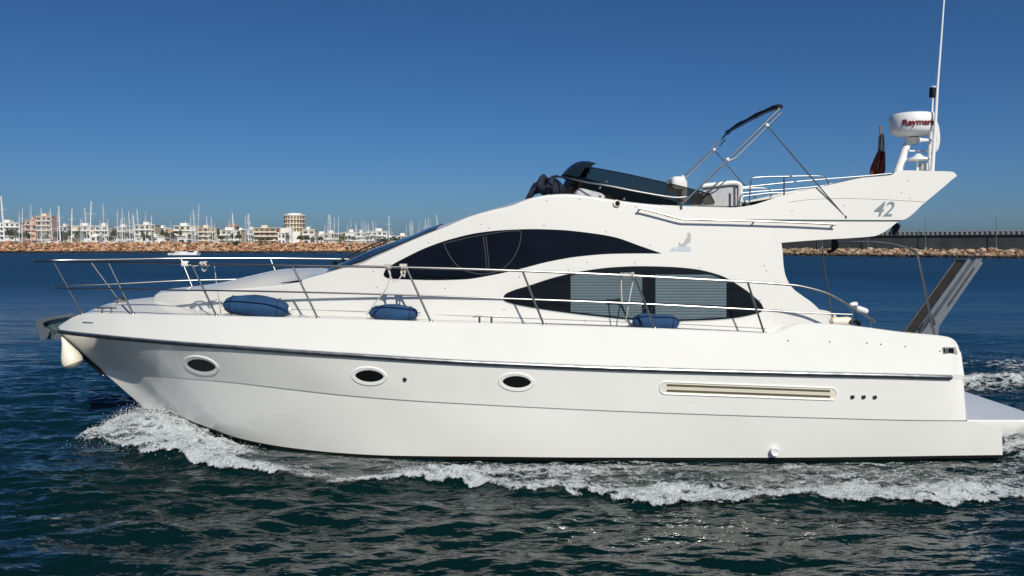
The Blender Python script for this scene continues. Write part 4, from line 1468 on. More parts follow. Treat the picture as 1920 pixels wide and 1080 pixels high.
fender_blob('fender', 'longest blue cloth covered fender, lying furthest forward on the side deck', 481, 575, 10.62, 0.90, 0.150, -0.07, 1)
fender_blob('fender', 'medium blue cloth covered fender below the tied rope loops, middle of the three on deck', 738, 587, 10.42, 0.66, 0.110, -0.03, 2)
fender_blob('fender', 'dark blue fender lying on the side deck under the blinds of the big aft window', 1229, 604, 10.36, 0.63, 0.110, -0.04, 4)
pf_ = empty('fender', tuple(at(139, 688, 11.80)))
m = MB()
pa, pb_ = at(117, 631, 11.80), at(141, 689, 11.80)
axv = (pb_-pa); Lp = axv.length
m.lathe([(0,0.018),(0.03,0.03),(0.10,0.045),(0.2*1,0.085),(0.30,0.125),(0.38,0.145),(0.44,0.135),(0.485,0.09),(0.505,0.02)], pa, axv, 24)
m.build('buoy_body', M['cream'], pf_)
m = MB(); m.tube([pa+Vector((0,0,-0.02)), at(116,622,11.9)], 0.012, 8); m.build('rope_eye', M['rope'], pf_)
tag(pf_, 'cream pear shaped fender buoy hanging below the bow roller', 'fender')

def rope(paths, label, r=0.008, name='mooring_rope'):
    m = MB()
    for pth in paths: m.tube(pth, r, 6, smooth=5)
    p = Vector(paths[0][0])
    o = m.build(name, M['rope'], origin=p)
    tag(o, label, 'rope')
def wraps(px, py, w, n, rad=0.026):
    out = []
    c = rail_pt(px, py)
    for i in range(n*8+1):
        a = i/8*2*math.pi
        out.append(c + Vector((w*(i/(n*8)-0.5), -rad*math.cos(a), rad*math.sin(a))))
    return out
Yr = 10.1
rope([wraps(727,500,0.09,4), wraps(728,500,0.05,2,0.034), [at(728,502,Yr), at(732,515,Yr), at(728,530,Yr), at(722,545,Yr), at(700,572,10.15), at(688,590,10.2)],
      [at(727,503,Yr), at(734,522,Yr), at(742,528,Yr), at(752,518,Yr), at(756,502,Yr)]], 'white rope wound on the top rail above the middle blue fender, one line running down')
rope([wraps(757,500,0.09,5,0.030), [at(757,503,Yr), at(759,512,Yr), at(758,520,Yr)], [at(754,502,Yr), at(752,512,Yr), at(757,517,Yr), at(761,505,Yr)]], 'short knotted white rope at the head of the stanchion beside the middle fender', 0.009)
rope([wraps(1175,516,0.16,7,0.026), wraps(1187,516,0.04,2,0.034), [at(1165,518,Yr), at(1165,540,Yr), at(1167,573,Yr)],
      [at(1185,520,Yr), at(1186,532,Yr), at(1183,545,Yr), at(1178,575,Yr), at(1173,604,10.2)]], 'white rope wound on the top rail in front of the aft window blinds', 0.008)
rope([wraps(379,495,0.04,2,0.026), wraps(386,495,0.04,2,0.03), [at(377,496,10.4), at(380,506,10.4), at(384,508,10.4), at(390,500,10.4), at(396,494,10.4)], [at(352,496,10.5), at(365,499,10.5), at(377,497,10.4)]], 'white rope knotted on the top rail above the forward fender', 0.009)
rope([[at(402,500,10.42), at(407,540,10.5), at(412,570,10.55), at(415,592,10.6)]], 'thin straight line from the top rail down to the forward fender', 0.006)
m = MB(); pc = rail_pt(347, 494)
rbox(m, pc + Vector((0,0,-0.005)), (0.10,0.05,0.075), 0.02)
tag(m.build('cloth_wrap', M['vinyl'], origin=pc), 'small white cloth wrapped round the top rail near the bow', 'cloth')

# ------------------------------------------------------------------ the far shore
M['rock'] = new_mat('orange_rock', (0.47, 0.26, 0.15), 0.9, var=0.0, scale=0.5)
def rock_mat(name, cols, scale):
    m = bpy.data.materials.new(name); m.use_nodes = True
    nt = m.node_tree; N = nt.nodes; L = nt.links; b = N['Principled BSDF']
    b.inputs['Roughness'].default_value = 0.9
    g_ = N.new('ShaderNodeNewGeometry')
    rp = N.new('ShaderNodeValToRGB'); rp.color_ramp.interpolation = 'CONSTANT'
    e = rp.color_ramp.elements
    e[0].position = 0; e[0].color = cols[0] + (1,)
    e[1].position = 1/len(cols); e[1].color = cols[1] + (1,)
    for i in range(2, len(cols)):
        q = e.new(i/len(cols)); q.color = cols[i] + (1,)
    L.new(g_.outputs['Random Per Island'], rp.inputs['Fac'])
    tc = N.new('ShaderNodeTexCoord'); n = N.new('ShaderNodeTexNoise'); n.inputs['Scale'].default_value = scale; n.inputs['Detail'].default_value = 5
    L.new(tc.outputs['Object'], n.inputs['Vector'])
    mx = N.new('ShaderNodeMix'); mx.data_type = 'RGBA'; mx.blend_type = 'MULTIPLY'; mx.inputs['Factor'].default_value = 0.5
    L.new(rp.outputs[0], mx.inputs['A']); L.new(n.outputs['Color'], mx.inputs['B'])
    # wet, weedy band at the waterline
    sp_z = N.new('ShaderNodeSeparateXYZ'); L.new(tc.outputs['Object'], sp_z.inputs[0])
    mrz = N.new('ShaderNodeMapRange'); mrz.inputs['From Min'].default_value = 0.35; mrz.inputs['From Max'].default_value = 0.65
    L.new(sp_z.outputs['Z'], mrz.inputs['Value'])
    mw = N.new('ShaderNodeMix'); mw.data_type = 'RGBA'
    mw.inputs['A'].default_value = (0.035, 0.022, 0.016, 1)
    L.new(mrz.outputs[0], mw.inputs['Factor']); L.new(mx.outputs['Result'], mw.inputs['B'])
    L.new(mw.outputs['Result'], b.inputs['Base Color'])
    return m
M['rockL'] = rock_mat('orange_riprap', [(0.56,0.28,0.15),(0.64,0.36,0.20),(0.46,0.22,0.12),(0.74,0.54,0.36),(0.58,0.33,0.18),(0.34,0.15,0.08),(0.66,0.40,0.24)], 1.2)
M['rockR'] = rock_mat('tan_riprap', [(0.46,0.31,0.19),(0.54,0.39,0.25),(0.32,0.20,0.12),(0.60,0.48,0.34),(0.40,0.27,0.16),(0.20,0.13,0.08)], 1.2)
M['wetrock'] = new_mat('wet_dark_rock', (0.06, 0.045, 0.035), 0.5, var=0.4, scale=1)
M['quay'] = new_mat('quay_concrete', (0.32, 0.29, 0.25), 0.9, var=0.15, scale=0.3)

ICO_V = []
t_ = (1+5**0.5)/2
for a, b_ in ((-1,t_),(1,t_),(-1,-t_),(1,-t_)): ICO_V.append(Vector((a,b_,0)).normalized())
for a, b_ in ((-1,t_),(1,t_),(-1,-t_),(1,-t_)): ICO_V.append(Vector((0,a,b_)).normalized())
for a, b_ in ((t_,-1),(t_,1),(-t_,-1),(-t_,1)): ICO_V.append(Vector((a,0,b_)).normalized())
ICO_F = [(0,11,5),(0,5,1),(0,1,7),(0,7,10),(0,10,11),(1,5,9),(5,11,4),(11,10,2),(10,7,6),(7,1,8),(3,9,4),(3,4,2),(3,2,6),(3,6,8),(3,8,9),(4,9,5),(2,4,11),(6,2,10),(8,6,7),(9,8,1)]
def rocks(mb, pts, rs):
    for (x, y, z, s) in pts:
        sx, sy, sz = s*rs.uniform(0.8,1.35), s*rs.uniform(0.8,1.2), s*rs.uniform(0.55,0.9)
        rot = Matrix.Rotation(rs.uniform(0,6.28), 3, 'Z') @ Matrix.Rotation(rs.uniform(-0.5,0.5), 3, 'X')
        vs = []
        for v in ICO_V:
            w = Vector((v.x*sx, v.y*sy, v.z*sz))*rs.uniform(0.82,1.15)
            w = rot @ w
            vs.append((x+w.x, y+w.y, z+w.z))
        mb.add(vs, ICO_F)
def breakwater(P0, P1, height, depth, n_long, rows_, size, rock, name_label, seed, jit):
    rs = random.Random(seed)
    P0 = Vector(P0); P1 = Vector(P1); d = (P1-P0); L0 = d.length; d.normalize(); nrm = Vector((-d.y, d.x, 0))
    core = MB()
    prof = [(0.5,-1.5),(1.2,0.2),(depth*0.9,height-0.5),(depth+6,height-0.5),(depth+8,-1.5)]
    core.grid([[P0 + nrm*a + Vector((0,0,z)) for a, z in prof], [P1 + nrm*a + Vector((0,0,z)) for a, z in prof]])
    tag(core.build('breakwater_core', M['wetrock'], smooth=False), kind='structure')
    pts = []
    for i in range(n_long):
        for r in range(rows_):
            t = (r + rs.uniform(0, 0.8))/rows_
            s = size*rs.choice([0.5,0.7,0.8,1.0,1.2,1.6])*rs.uniform(0.85,1.1)
            p = P0 + d*(L0*(i + rs.uniform(0,1))/n_long) + nrm*(t*depth)
            pts.append((p.x, p.y, t*(height-0.45)+0.1+rs.uniform(-jit, jit), s))
    m = MB(); rocks(m, pts, rs)
    o = m.build('rock_armour', rock, smooth=False)
    tag(o, name_label, 'rocks', kind='stuff')
YB = H*F/(474-HY)
breakwater(((-330-960)*YB/F*1.3, YB, 0), ((1150-960)*YB/F, YB, 0), 3.1, 6.0, 560, 9, 0.38, M['rockL'], 'orange boulders of the long breakwater across the bay on the left', 3, 0.25)
PR0 = (45.0, 184.0, 0); PR1 = (118.0, 112.0, 0)
breakwater(PR0, PR1, 1.75, 3.2, 230, 6, 0.42, M['rockR'], 'tan boulders at the foot of the dark harbour wall on the right', 4, 0.15)

# harbour wall on the right
hw = empty('harbour_wall', (80, 150, 0))
tag(hw, 'long dark harbour wall with a balustrade along its top, right of the yacht', 'wall')
M['darkwall'] = new_mat('dark_concrete', (0.040, 0.045, 0.048), 0.95, var=0.35, scale=0.4)  # overall dark wall tone with uneven mottling
M['palewall'] = new_mat('pale_concrete', (0.27, 0.29, 0.31), 0.9, var=0.1, scale=0.6)
P0 = Vector(PR0); P1 = Vector(PR1); d = (P1-P0).normalized(); nr = Vector((-d.y, d.x, 0))
if nr.y < 0: nr = -nr
def wallbox(mb, a, b_, n0, n1, z0a, z1a, z0b=None, z1b=None):
    z0b = z0a if z0b is None else z0b; z1b = z1a if z1b is None else z1b
    vs = [a+nr*n0+Vector((0,0,z0a)), a+nr*n1+Vector((0,0,z0a)), a+nr*n1+Vector((0,0,z1a)), a+nr*n0+Vector((0,0,z1a)),
          b_+nr*n0+Vector((0,0,z0b)), b_+nr*n1+Vector((0,0,z0b)), b_+nr*n1+Vector((0,0,z1b)), b_+nr*n0+Vector((0,0,z1b))]
    mb.add(vs, [(0,1,2,3),(7,6,5,4),(0,4,5,1),(1,5,6,2),(2,6,7,3),(3,7,4,0)])
m = MB(); wallbox(m, P0, P1, 4.2, 6.0, -1, 4.15); m.build('wall_face', M['darkwall'], hw, smooth=False)
m = MB(); wallbox(m, P0, P1, 3.9, 4.6, 4.15, 4.3); m.build('ledge', M['darkwall'], hw, smooth=False)
m = MB(); wallbox(m, P0, P1, 4.0, 4.5, 4.86, 5.05); m.build('coping', M['palewall'], hw, smooth=False)
m = MB()
Lw = (P1-P0).length; nb = int(Lw/0.85)
for i in range(nb):
    a = P0 + d*(i*0.85); wallbox(m, a, a+d*0.34, 4.02, 4.4, 4.3, 4.86)
m.build('balustrade', M['palewall'], hw, smooth=False)
m = MB(); wallbox(m, P0, P1, 5.2, 5.6, 4.15, 4.9); m.build('parapet_back', M['darkwall'], hw, smooth=False)
# street lamps in front of it
lamp_lab = ['street lamp on the harbour wall seen just right of the deckhouse under the flybridge overhang', 'grey street lamp seen through the cockpit hoop', 'slim street lamp standing just right of the flybridge tip', 'tall slim street lamp nearest the right edge of the picture']
def lamp():
    root = empty('street_lamp', (0, 0, 0))
    m = MB(); m.lathe([(0,0.22),(0.35,0.20),(0.4,0.10)], (0,0,0), (0,0,1), 10); a = m.build('base', M['palewall'], root)
    m = MB(); m.tube([(0,0,0.3),(0,0,6.3)], [0.075,0.045], 8); b__ = m.build('pole', M['alu'], root)
    m = MB(); m.tube([(0,0,6.25),(0.3,-0.05,6.4),(1.0,-0.15,6.42)], 0.03, 6); m.box((1.05,-0.16,6.40), (0.55,0.2,0.09)); c_ = m.build('lamp_head', M['alu'], root)
    reg(root, a, b__, c_)
    return root
lp0 = lamp()
for i, px in enumerate([1542, 1628, 1735.5, 1868]):
    o = lp0 if i == 0 else copy_tree(lp0)
    # where the ray meets the wall foot line
    k = (px-CX)/F
    base_ = P0 + nr*3.2
    s_ = (k*base_.y - base_.x)/(d.x - k*d.y)
    p = base_ + d*s_
    o.location = (p.x, p.y, 1.45)
    tag(o, lamp_lab[i], 'street lamp', 'street lamps along the harbour wall')

# land behind the marina
m = MB(); m.box((-80, 1150, -0.2), (2200, 1720, 2.6))
tag(m.build('ground', M['quay'], smooth=False), kind='structure')

WALLS = {  # weathered render

 'white': (0.70,0.69,0.65), 'cream': (0.62,0.55,0.43), 'pink': (0.56,0.38,0.30), 'tan': (0.50,0.40,0.30), 'yellow': (0.60,0.50,0.36),
 'brown': (0.40,0.27,0.20), 'orange': (0.52,0.28,0.15), 'grey': (0.50,0.50,0.49), 'green': (0.50,0.56,0.50)}
WM = {k: new_mat('stucco_'+k, v, 0.9, var=0.08, scale=0.3) for k, v in WALLS.items()}
M['pane'] = new_mat('far_window_glass', (0.07,0.075,0.085), 0.3, var=0.3, scale=0.2)
M['tile'] = new_mat('roof_tile', (0.42,0.20,0.12), 0.9, var=0.15, scale=0.5)
YBLD = 520.0
def building(x0, x1, ytop, wall, label, floors=None, Y=YBLD, roof='flat', slab='white', bal=True, seed=0, name='apartment_building', roofcol=None):
    rs = random.Random(seed + int(x0*7))
    k = Y/F
    xa, xb = (x0-CX)*k, (x1-CX)*k
    zt = H + (HY-ytop)*k; zb0 = 1.1
    w = xb-xa; hgt = zt-zb0
    fl = max(1, int(round(hgt/3.1)))
    fh = hgt/fl
    dep = max(8, min(16, w*0.7))
    root = empty(name, ((xa+xb)/2, Y, zb0))
    m = MB(); m.box(((xa+xb)/2, Y+dep/2, (zt+zb0)/2), (w, dep, hgt))
    m.build('wall', WM[wall], root, smooth=False)
    nb_ = max(2, int(w/3.2))
    pn = MB(); bc = MB()
    for f in range(fl):
        z = zb0 + fh*f
        for b_ in range(nb_):
            if rs.random() < 0.12: continue
            cx0 = xa + w*(b_+0.5)/nb_
            ww = w/nb_*rs.choice([0.45,0.6,0.72])
            pn.box((cx0, Y-0.02, z+fh*0.52), (ww, 0.10, fh*rs.choice([0.45,0.62])))
        if bal and f > 0:
            s0 = rs.choice([0,0,0.1]); s1 = rs.choice([1,1,0.85])
            bc.box((xa + w*(s0+s1)/2, Y-0.65, z+0.02), (w*(s1-s0)*0.98, 1.3, 0.22))
            bc.box((xa + w*(s0+s1)/2, Y-1.25, z+0.5), (w*(s1-s0)*0.98, 0.10, 0.75))
    if len(pn.v) <= 8*14:
        for q_ in range(0, len(pn.v), 8):
            w_ = MB(); w_.add(pn.v[q_:q_+8], pn.f[:6]); w_.build('window', M['pane'], root, smooth=False)
    else:
        pn.build('window_panes', M['pane'], root, smooth=False)
    if bc.v: bc.build('balconies', WM[slab], root, smooth=False)
    rf = MB()
    if roof == 'flat':
        rf.box(((xa+xb)/2, Y+dep/2-0.2, zt+0.18), (w+0.6, dep+0.6, 0.35))
        if w > 6:
            pw = w*rs.uniform(0.2, 0.35); pxc = xa + w*rs.uniform(0.3, 0.7)
            rf.box((pxc, Y+dep*0.5, zt+0.35+0.9), (pw, 4, 1.8))
    else:
        rf.add([(xa-0.5,Y-0.5,zt),(xb+0.5,Y-0.5,zt),(xb+0.5,Y+dep+0.5,zt),(xa-0.5,Y+dep+0.5,zt),(xa+w*0.15,Y+dep/2,zt+1.8),(xb-w*0.15,Y+dep/2,zt+1.8)],
               [(0,1,5,4),(2,3,4,5),(1,2,5),(3,0,4),(0,3,2,1)])
    rf.build('roof', WM[roofcol] if roofcol else (M['tile'] if roof != 'flat' else WM[slab]), root, smooth=False)
    tag(root, label, 'building', 'buildings behind the marina')
    return root
building(-60, -12, 428, 'white', 'low white building at the far left beyond the frame edge', roof='flat')
building(-10, 37, 418, 'white', 'white apartment block at the left edge of the picture with rows of dark balconies', 3)
building(47, 70, 413, 'pink', 'lower pink wing joined to the left of the tall stepped pink block', 4, slab='pink')
building(68, 96, 406, 'pink', 'tall stepped pink apartment block with cream balconies near the left edge', 5, slab='cream')
building(97, 108, 427, 'white', 'narrow white house directly right of the tall pink block', Y=545, bal=False)
building(109, 126, 425, 'grey', 'pale grey plain house second right of the tall pink block', Y=540, bal=False)
building(134, 176, 424, 'cream', 'cream block with a white penthouse right of the plain pale grey house', 3)
building(178, 202, 424, 'white', 'white villa with three rows of dark balcony openings left of the low green tinted house', 3)
building(203, 238, 426, 'white', 'wide white low block between the balcony villa and the green tinted house', 3, Y=555)
building(239, 252, 432, 'green', 'small green tinted house left of the cream block with a roof terrace', 2)
building(253, 290, 422, 'cream', 'cream block with roof terrace and tall white parapet left of centre of the town', 3)
building(290, 318, 428, 'white', 'white stepped house right of the cream roof terrace block', 3, Y=540)
building(315, 332, 430, 'orange', 'orange brown house with a round topped tree in front', 2)
building(326, 368, 424, 'cream', 'broad cream block with white blocky penthouses above the small motorboat', 3)
building(369, 405, 428, 'tan', 'tan apartment house right of the block above the small motorboat', 3, slab='cream')
building(406, 452, 432, 'cream', 'wide low cream building behind the dark round shrub', 2)
building(424, 441, 425, 'brown', 'reddish roofed house standing behind the wide low cream building', 3, Y=555, roof='hip')
building(455, 476, 431, 'grey', 'grey house between the low cream building and the brown balcony block', 3, Y=540)
building(476, 526, 428, 'brown', 'brown apartment block with long pale balconies left of the round tower', 4, slab='cream')
building(521, 535, 437, 'white', 'small white harbour office in front of the round tower', 3, Y=480, bal=False)
building(567, 590, 431, 'cream', 'cream house directly right of the round tower', 3)
building(592, 606, 440, 'white', 'small white house second right of the round tower', 2, Y=540, bal=False)
building(606, 642, 438, 'tan', 'low tan house behind the leaning masts right of the round tower', 2)
building(642, 664, 436, 'white', 'low white house with dark palm in front of it', 2, Y=540)
building(664, 690, 437, 'cream', 'cream house left of the white house with a roof hut', 2)
building(688, 726, 434, 'white', 'white house with a roof hut near the windshield of the yacht', 3)
building(734, 762, 443, 'white', 'low white roofed pavilion behind the tip of the windshield wipers', 1, bal=False)
building(763, 790, 446, 'cream', 'lowest cream house partly hidden by the yacht windshield', 1, bal=False)
back = random.Random(77)
tones = [('pale grey','grey'),('cream','cream'),('white','white'),('tan','tan')]
for i, (x0, x1, yt, tn, refn) in enumerate([(112,136,431,2,'left of the cream penthouse block'),(150,182,429,1,'behind the cream penthouse block'),(196,212,431,0,'between the balcony villa and the wide white low block'),(232,258,430,3,'behind the green tinted house'),(284,300,432,2,'between the cream terrace block and the white stepped house'),(396,412,433,2,'right of the tan apartment house'),(440,462,432,1,'between the low cream building and the grey house'),(586,612,439,3,'behind the small white house right of the tower'),(632,650,440,1,'behind the low tan house'),(655,672,441,0,'between the low white house and the cream house'),(720,742,446,3,'between the hut roofed house and the pavilion'),(755,775,448,2,'right of the white roofed pavilion')]):
    building(x0, x1, yt, tones[tn][1], f'{tones[tn][0]} back row house {refn}', None, Y=620, seed=i)
# round tower
k = 520/F
root = empty('round_tower', ((547-CX)*k, 520, 1.1))
cxr = (547-CX)*k; zt = H + (HY-404)*k
m = MB(); m.lathe([(0,6.8),(zt-1.1,6.8)], (cxr,526.8,1.1), (0,0,1), 28); m.build('wall', WM['yellow'], root)
m = MB()
for f in range(1, 7):
    z = 1.1 + (zt-1.1)*f/7
    m.lathe([(0,7.6),(0.3,7.6)], (cxr+0.2,526.8,z), (0,0,1), 28)
m.build('balconies', WM['cream'], root)
m = MB(); m.lathe([(0,7.3),(0.7,7.3),(0.7,4.8),(1.7,4.8)], (cxr,526.8,zt), (0,0,1), 28); m.build('roof', WM['white'], root)
m = MB(); m.box((cxr-2.8, 518.6, 1.1+5.6), (7.2, 4.0, 11.4)); m.box((cxr+3.6, 519.2, 1.1+4.2), (5.0,3.0,8.4)); m.build('stair_block', WM['white'], root, smooth=False)
m = MB()
for f in range(7):
    for a in np.linspace(-1.2, 1.2, 9):
        z = 1.1 + (zt-1.1)*(f+0.55)/7
        m.box((cxr+6.8*math.sin(a), 526.8-6.8*math.cos(a), z), (1.0,0.3,1.5), Matrix.Rotation(a, 3, 'Z'))
m.build('window_panes', M['pane'], root, smooth=False)
tag(root, 'round beige tower with a white stair block, tallest in the town', 'tower')
# low marina sheds on the quay
for (a, b_, yt, lab) in [(118,140,444,'low yellow shed behind the marina'), (150,200,445,'long low white marina shed with dark openings right of the thick double mast'), (255,318,445,'longest low white marina shed in front of the cream terrace block'), (333,362,446,'short low white marina shed above the small motorboat'), (568,592,448,'low pale wall of a marina shed right of the round tower')]:
    building(a, b_, yt, 'yellow' if 'yellow' in lab else 'white', lab, 1, Y=475, bal=False, name='marina_shed')

# trees
M['leaf'] = new_mat('dark_foliage', (0.045,0.065,0.030), 0.9, var=0.5, scale=0.7)
M['leaf2'] = new_mat('olive_foliage', (0.085,0.090,0.035), 0.9, var=0.5, scale=0.7)
M['bark'] = new_mat('palm_bark', (0.16,0.11,0.07), 0.95, var=0.3, scale=2)
def make_tree(seed, palm, mat):
    rs = random.Random(seed)
    root = empty('palm_tree' if palm else 'broadleaf_tree', (0,0,0))
    tr_ = MB(); tr_.tube([(0,0,0),(0.1,0,0.5),(0.05,0,1.0)] if not palm else [(0,0,0),(0.03,0,0.6),(0,0,1.0)], [0.035,0.025,0.018] if palm else [0.05,0.04,0.02], 6)
    if not palm:
        for _ in range(4):
            a = rs.uniform(0, 6.28); tr_.tube([(0.07,0,0.6),(0.07+0.25*math.cos(a),0.25*math.sin(a),0.95)], [0.025,0.01], 5)
    a_ = tr_.build('trunk', M['bark'], root)
    cr = MB()
    if palm:
        for i in range(22):
            a = rs.uniform(0, 6.28); up = rs.uniform(-0.15, 0.55); L0 = rs.uniform(0.36,0.5)
            pts = []
            for q in range(5):
                t = q/4
                pts.append(Vector((L0*t*math.cos(a), L0*t*math.sin(a), 1.0 + up*t*0.6 - 0.42*t*t)))
            side = Vector((-math.sin(a), math.cos(a), 0))
            g_ = [[p - side*0.065*math.sin(math.pi*(0.15+0.8*q/4)) - Vector((0,0,0.03)), p, p + side*0.065*math.sin(math.pi*(0.15+0.8*q/4)) - Vector((0,0,0.03))] for q, p in enumerate(pts)]
            cr.grid(g_)
    else:
        for i in range(420):
            th = rs.uniform(0, 6.28); ph = rs.uniform(-0.5, 1.5); r_ = rs.uniform(0.5, 1.0)
            cl = 0.75 + 0.35*math.sin(3*th+seed)*math.cos(2*ph)
            c_ = Vector((0.62*r_*cl*math.cos(th)*math.cos(ph*0.8), 0.5*r_*cl*math.sin(th)*math.cos(ph*0.8), 0.85 + 0.38*r_*math.sin(ph)*cl))
            n1 = Vector((rs.gauss(0,1), rs.gauss(0,1), rs.gauss(0,1))).normalized(); n2 = n1.orthogonal().normalized()
            s = rs.uniform(0.05, 0.10)
            n3 = n1.cross(n2)
            cr.add([c_+n2*s, c_+n3*s*0.8, c_-n2*s, c_-n3*s*0.8], [(0,1,2,3)])
    b__ = cr.build('crown', mat, root, smooth=False)
    reg(root, a_, b__)
    return root
protos = [(make_tree(1, True, M['leaf']), 1), (make_tree(2, False, M['leaf']), 0), (make_tree(3, False, M['leaf2']), 0)]
used_p = [False]*4
tree_px = [  # column, crown centre row, kind, width in pixels
 (17,437,1,14),(28,438,2,13),(38,440,0,10),(48,440,1,12),(55,441,0,10),(75,441,2,11),(86,441,0,9),(104,440,1,9),(122,441,2,12),(131,438,1,9),(146,439,1,14),(154,437,0,10),(163,443,2,9),
 (186,446,1,8),(205,447,1,12),(215,438,2,13),(228,439,0,12),(237,441,2,10),(246,443,1,13),(268,438,0,9),(274,444,1,14),(285,441,0,8),(305,437,1,7),(312,440,2,9),(322,441,1,10),(338,437,1,6),
 (355,441,0,9),(368,443,0,11),(398,442,0,8),(409,436,1,6),(415,445,0,12),(425,446,2,8),(436,443,1,9),(448,444,1,12),(474,446,0,11),(490,449,2,14),(503,448,1,13),(540,443,0,10),(563,446,1,13),(575,447,1,14),(586,448,2,10),
 (602,448,1,11),(627,441,0,9),(641,446,2,10),(653,444,0,11),(664,447,2,8),(690,446,2,12),(700,444,0,10),(712,450,1,17),(724,451,2,14),(738,449,1,16),(752,450,2,18),(762,446,0,8),(775,451,1,14),(793,452,2,14)]
kinds_lab = ['dark palm', 'dark bushy tree', 'olive bushy tree', 'olive palm']
def near_name(px):
    spots = [(20,'the white block at the left edge'),(82,'the tall pink block'),(120,'the plain pale grey house'),(155,'the cream penthouse block'),(190,'the white balcony villa'),(222,'the wide white low block'),(246,'the green tinted house'),(271,'the cream terrace block'),(304,'the white stepped house'),(323,'the orange brown house'),(347,'the block above the small motorboat'),(387,'the tan apartment house'),(430,'the wide low cream building'),(465,'the grey house'),(500,'the brown balcony block'),(547,'the round tower'),(579,'the cream house beside the round tower'),(620,'the leaning mast cluster'),(653,'the low white house'),(707,'the white house with a roof hut'),(748,'the white roofed pavilion'),(790,'the yacht windshield')]
    return min(spots, key=lambda s: abs(s[0]-px))
seen = {}
for i, (px, py, kd, w) in enumerate(tree_px):
    pr, ispalm = protos[kd]
    if not used_p[kd]: o = pr; used_p[kd] = True
    else: o = copy_tree(pr)
    Y = 466 + (i*37 % 11)*0.8
    k = Y/F
    hgt = max(2.2, (H - 1.1) + (HY-py)*k + (0.5 if ispalm else 0))
    sxy = w*k*1.2/ (0.85 if ispalm else 1.15)
    o.location = ((px-CX)*k, Y, 1.1)
    o.scale = (sxy, sxy, hgt/(1.0 if ispalm else 0.9))
    o.rotation_euler = (0, 0, i*1.7)
    ref = near_name(px)
    side = 'left' if px < ref[0]-5 else ('right' if px > ref[0]+5 else 'middle')
    lab = f"{kinds_lab[kd]} at {side} of {ref[1]}"
    n_ = seen.get(lab, 0); seen[lab] = n_+1
    if n_: lab = f"second {kinds_lab[kd]} from the left at {side} of {ref[1]}"
    tag(o, lab, 'tree', 'trees along the marina')
# round dark shrub on the breakwater
m = MB(); rs = random.Random(8)
kb = (YB+5)/F; c_ = Vector(((443-CX)*kb, YB+5, H-(456.5-HY)*kb))
for i in range(500):
    v = Vector((rs.gauss(0,1), rs.gauss(0,1), rs.gauss(0,1))).normalized()*rs.uniform(0.5,1)
    p = c_ + Vector((v.x*1.45, v.y*1.0, v.z*1.0 if v.z < 0 else v.z*0.5))
    n1 = Vector((rs.gauss(0,1), rs.gauss(0,1), rs.gauss(0,1))).normalized(); n2 = n1.orthogonal().normalized(); n3 = n1.cross(n2); s = 0.2
    m.add([p+n2*s, p+n3*s, p-n2*s, p-n3*s], [(0,1,2,3)])
shr = empty('shrub', tuple(c_ - Vector((0,0,1))))
m.build('foliage', M['leaf'], shr, smooth=False)
m = MB(); m.tube([c_-Vector((0,0,1.2)), c_], [0.12,0.05], 6); m.build('stem', M['bark'], shr)
tag(shr, 'dark round shrub growing on the orange breakwater rocks', 'shrub')

# sailing boats in the marina: hulls behind the rocks, masts above them
M['mastw'] = new_mat('white_mast', (0.74,0.75,0.77), 0.4, var=0.02)
M['mastg'] = new_mat('grey_mast', (0.70,0.73,0.76), 0.4, var=0.04)
M['stay'] = new_mat('stay_wire', (0.38,0.40,0.42), 0.4)
def make_sail(matm, seed):
    root = empty('sailing_boat', (0,0,0))
    h = MB()
    rows_ = []
    for (x, w, zk) in [(-0.5,0.12,0.2),(-0.3,0.16,0.0),(0,0.17,-0.05),(0.3,0.11,0.0),(0.5,0.005,0.25)]:
        rows_.append([Vector((x*10, -w*9, 1.15+0.25*(x+0.5))), Vector((x*10, -w*7, 0.3)), Vector((x*10, 0, zk-0.3)), Vector((x*10, w*7, 0.3)), Vector((x*10, w*9, 1.15+0.25*(x+0.5)))])
    h.grid(rows_); h.grid([[r[0], r[-1]] for r in rows_], flip=True)
    h.grid([[r for r in rows_[0]]]*1 + [[Vector((rows_[0][0].x, p.y*0.01, p.z)) for p in rows_[0]]])
    rbox(h, (0.3,0,1.6), (4.2,1.7,0.7), 0.2)
    a = h.build('hull', M['white'], root)
    m1 = MB(); m1.tube([(0.8,0,1.2),(0.8,0,14.0)], [1.0*0.10,0.075], 8)
    m1.box((0.8,0,7.2), (0.06,1.7,0.06)); m1.box((0.8,0,10.6), (0.06,1.2,0.06))
    b__ = m1.build('mast', matm, root)
    m2 = MB(); m2.tube([(0.7,0,2.6),(-3.4,0,2.5)], 0.12, 6); c_ = m2.build('boom', M['navy'] if seed else M['vinyl'], root)
    m3 = MB()
    for q in ((4.9,0,1.4),(-4.9,0,1.3),(0.7,1.4,1.2),(0.7,-1.4,1.2)):
        m3.tube([(0.8,0,13.9), q], 0.022, 4)
    d_ = m3.build('rigging', M['stay'], root)
    reg(root, a, b__, c_, d_)
    return root
sp0 = make_sail(M['mastw'], 0); sp1 = make_sail(M['mastg'], 1)
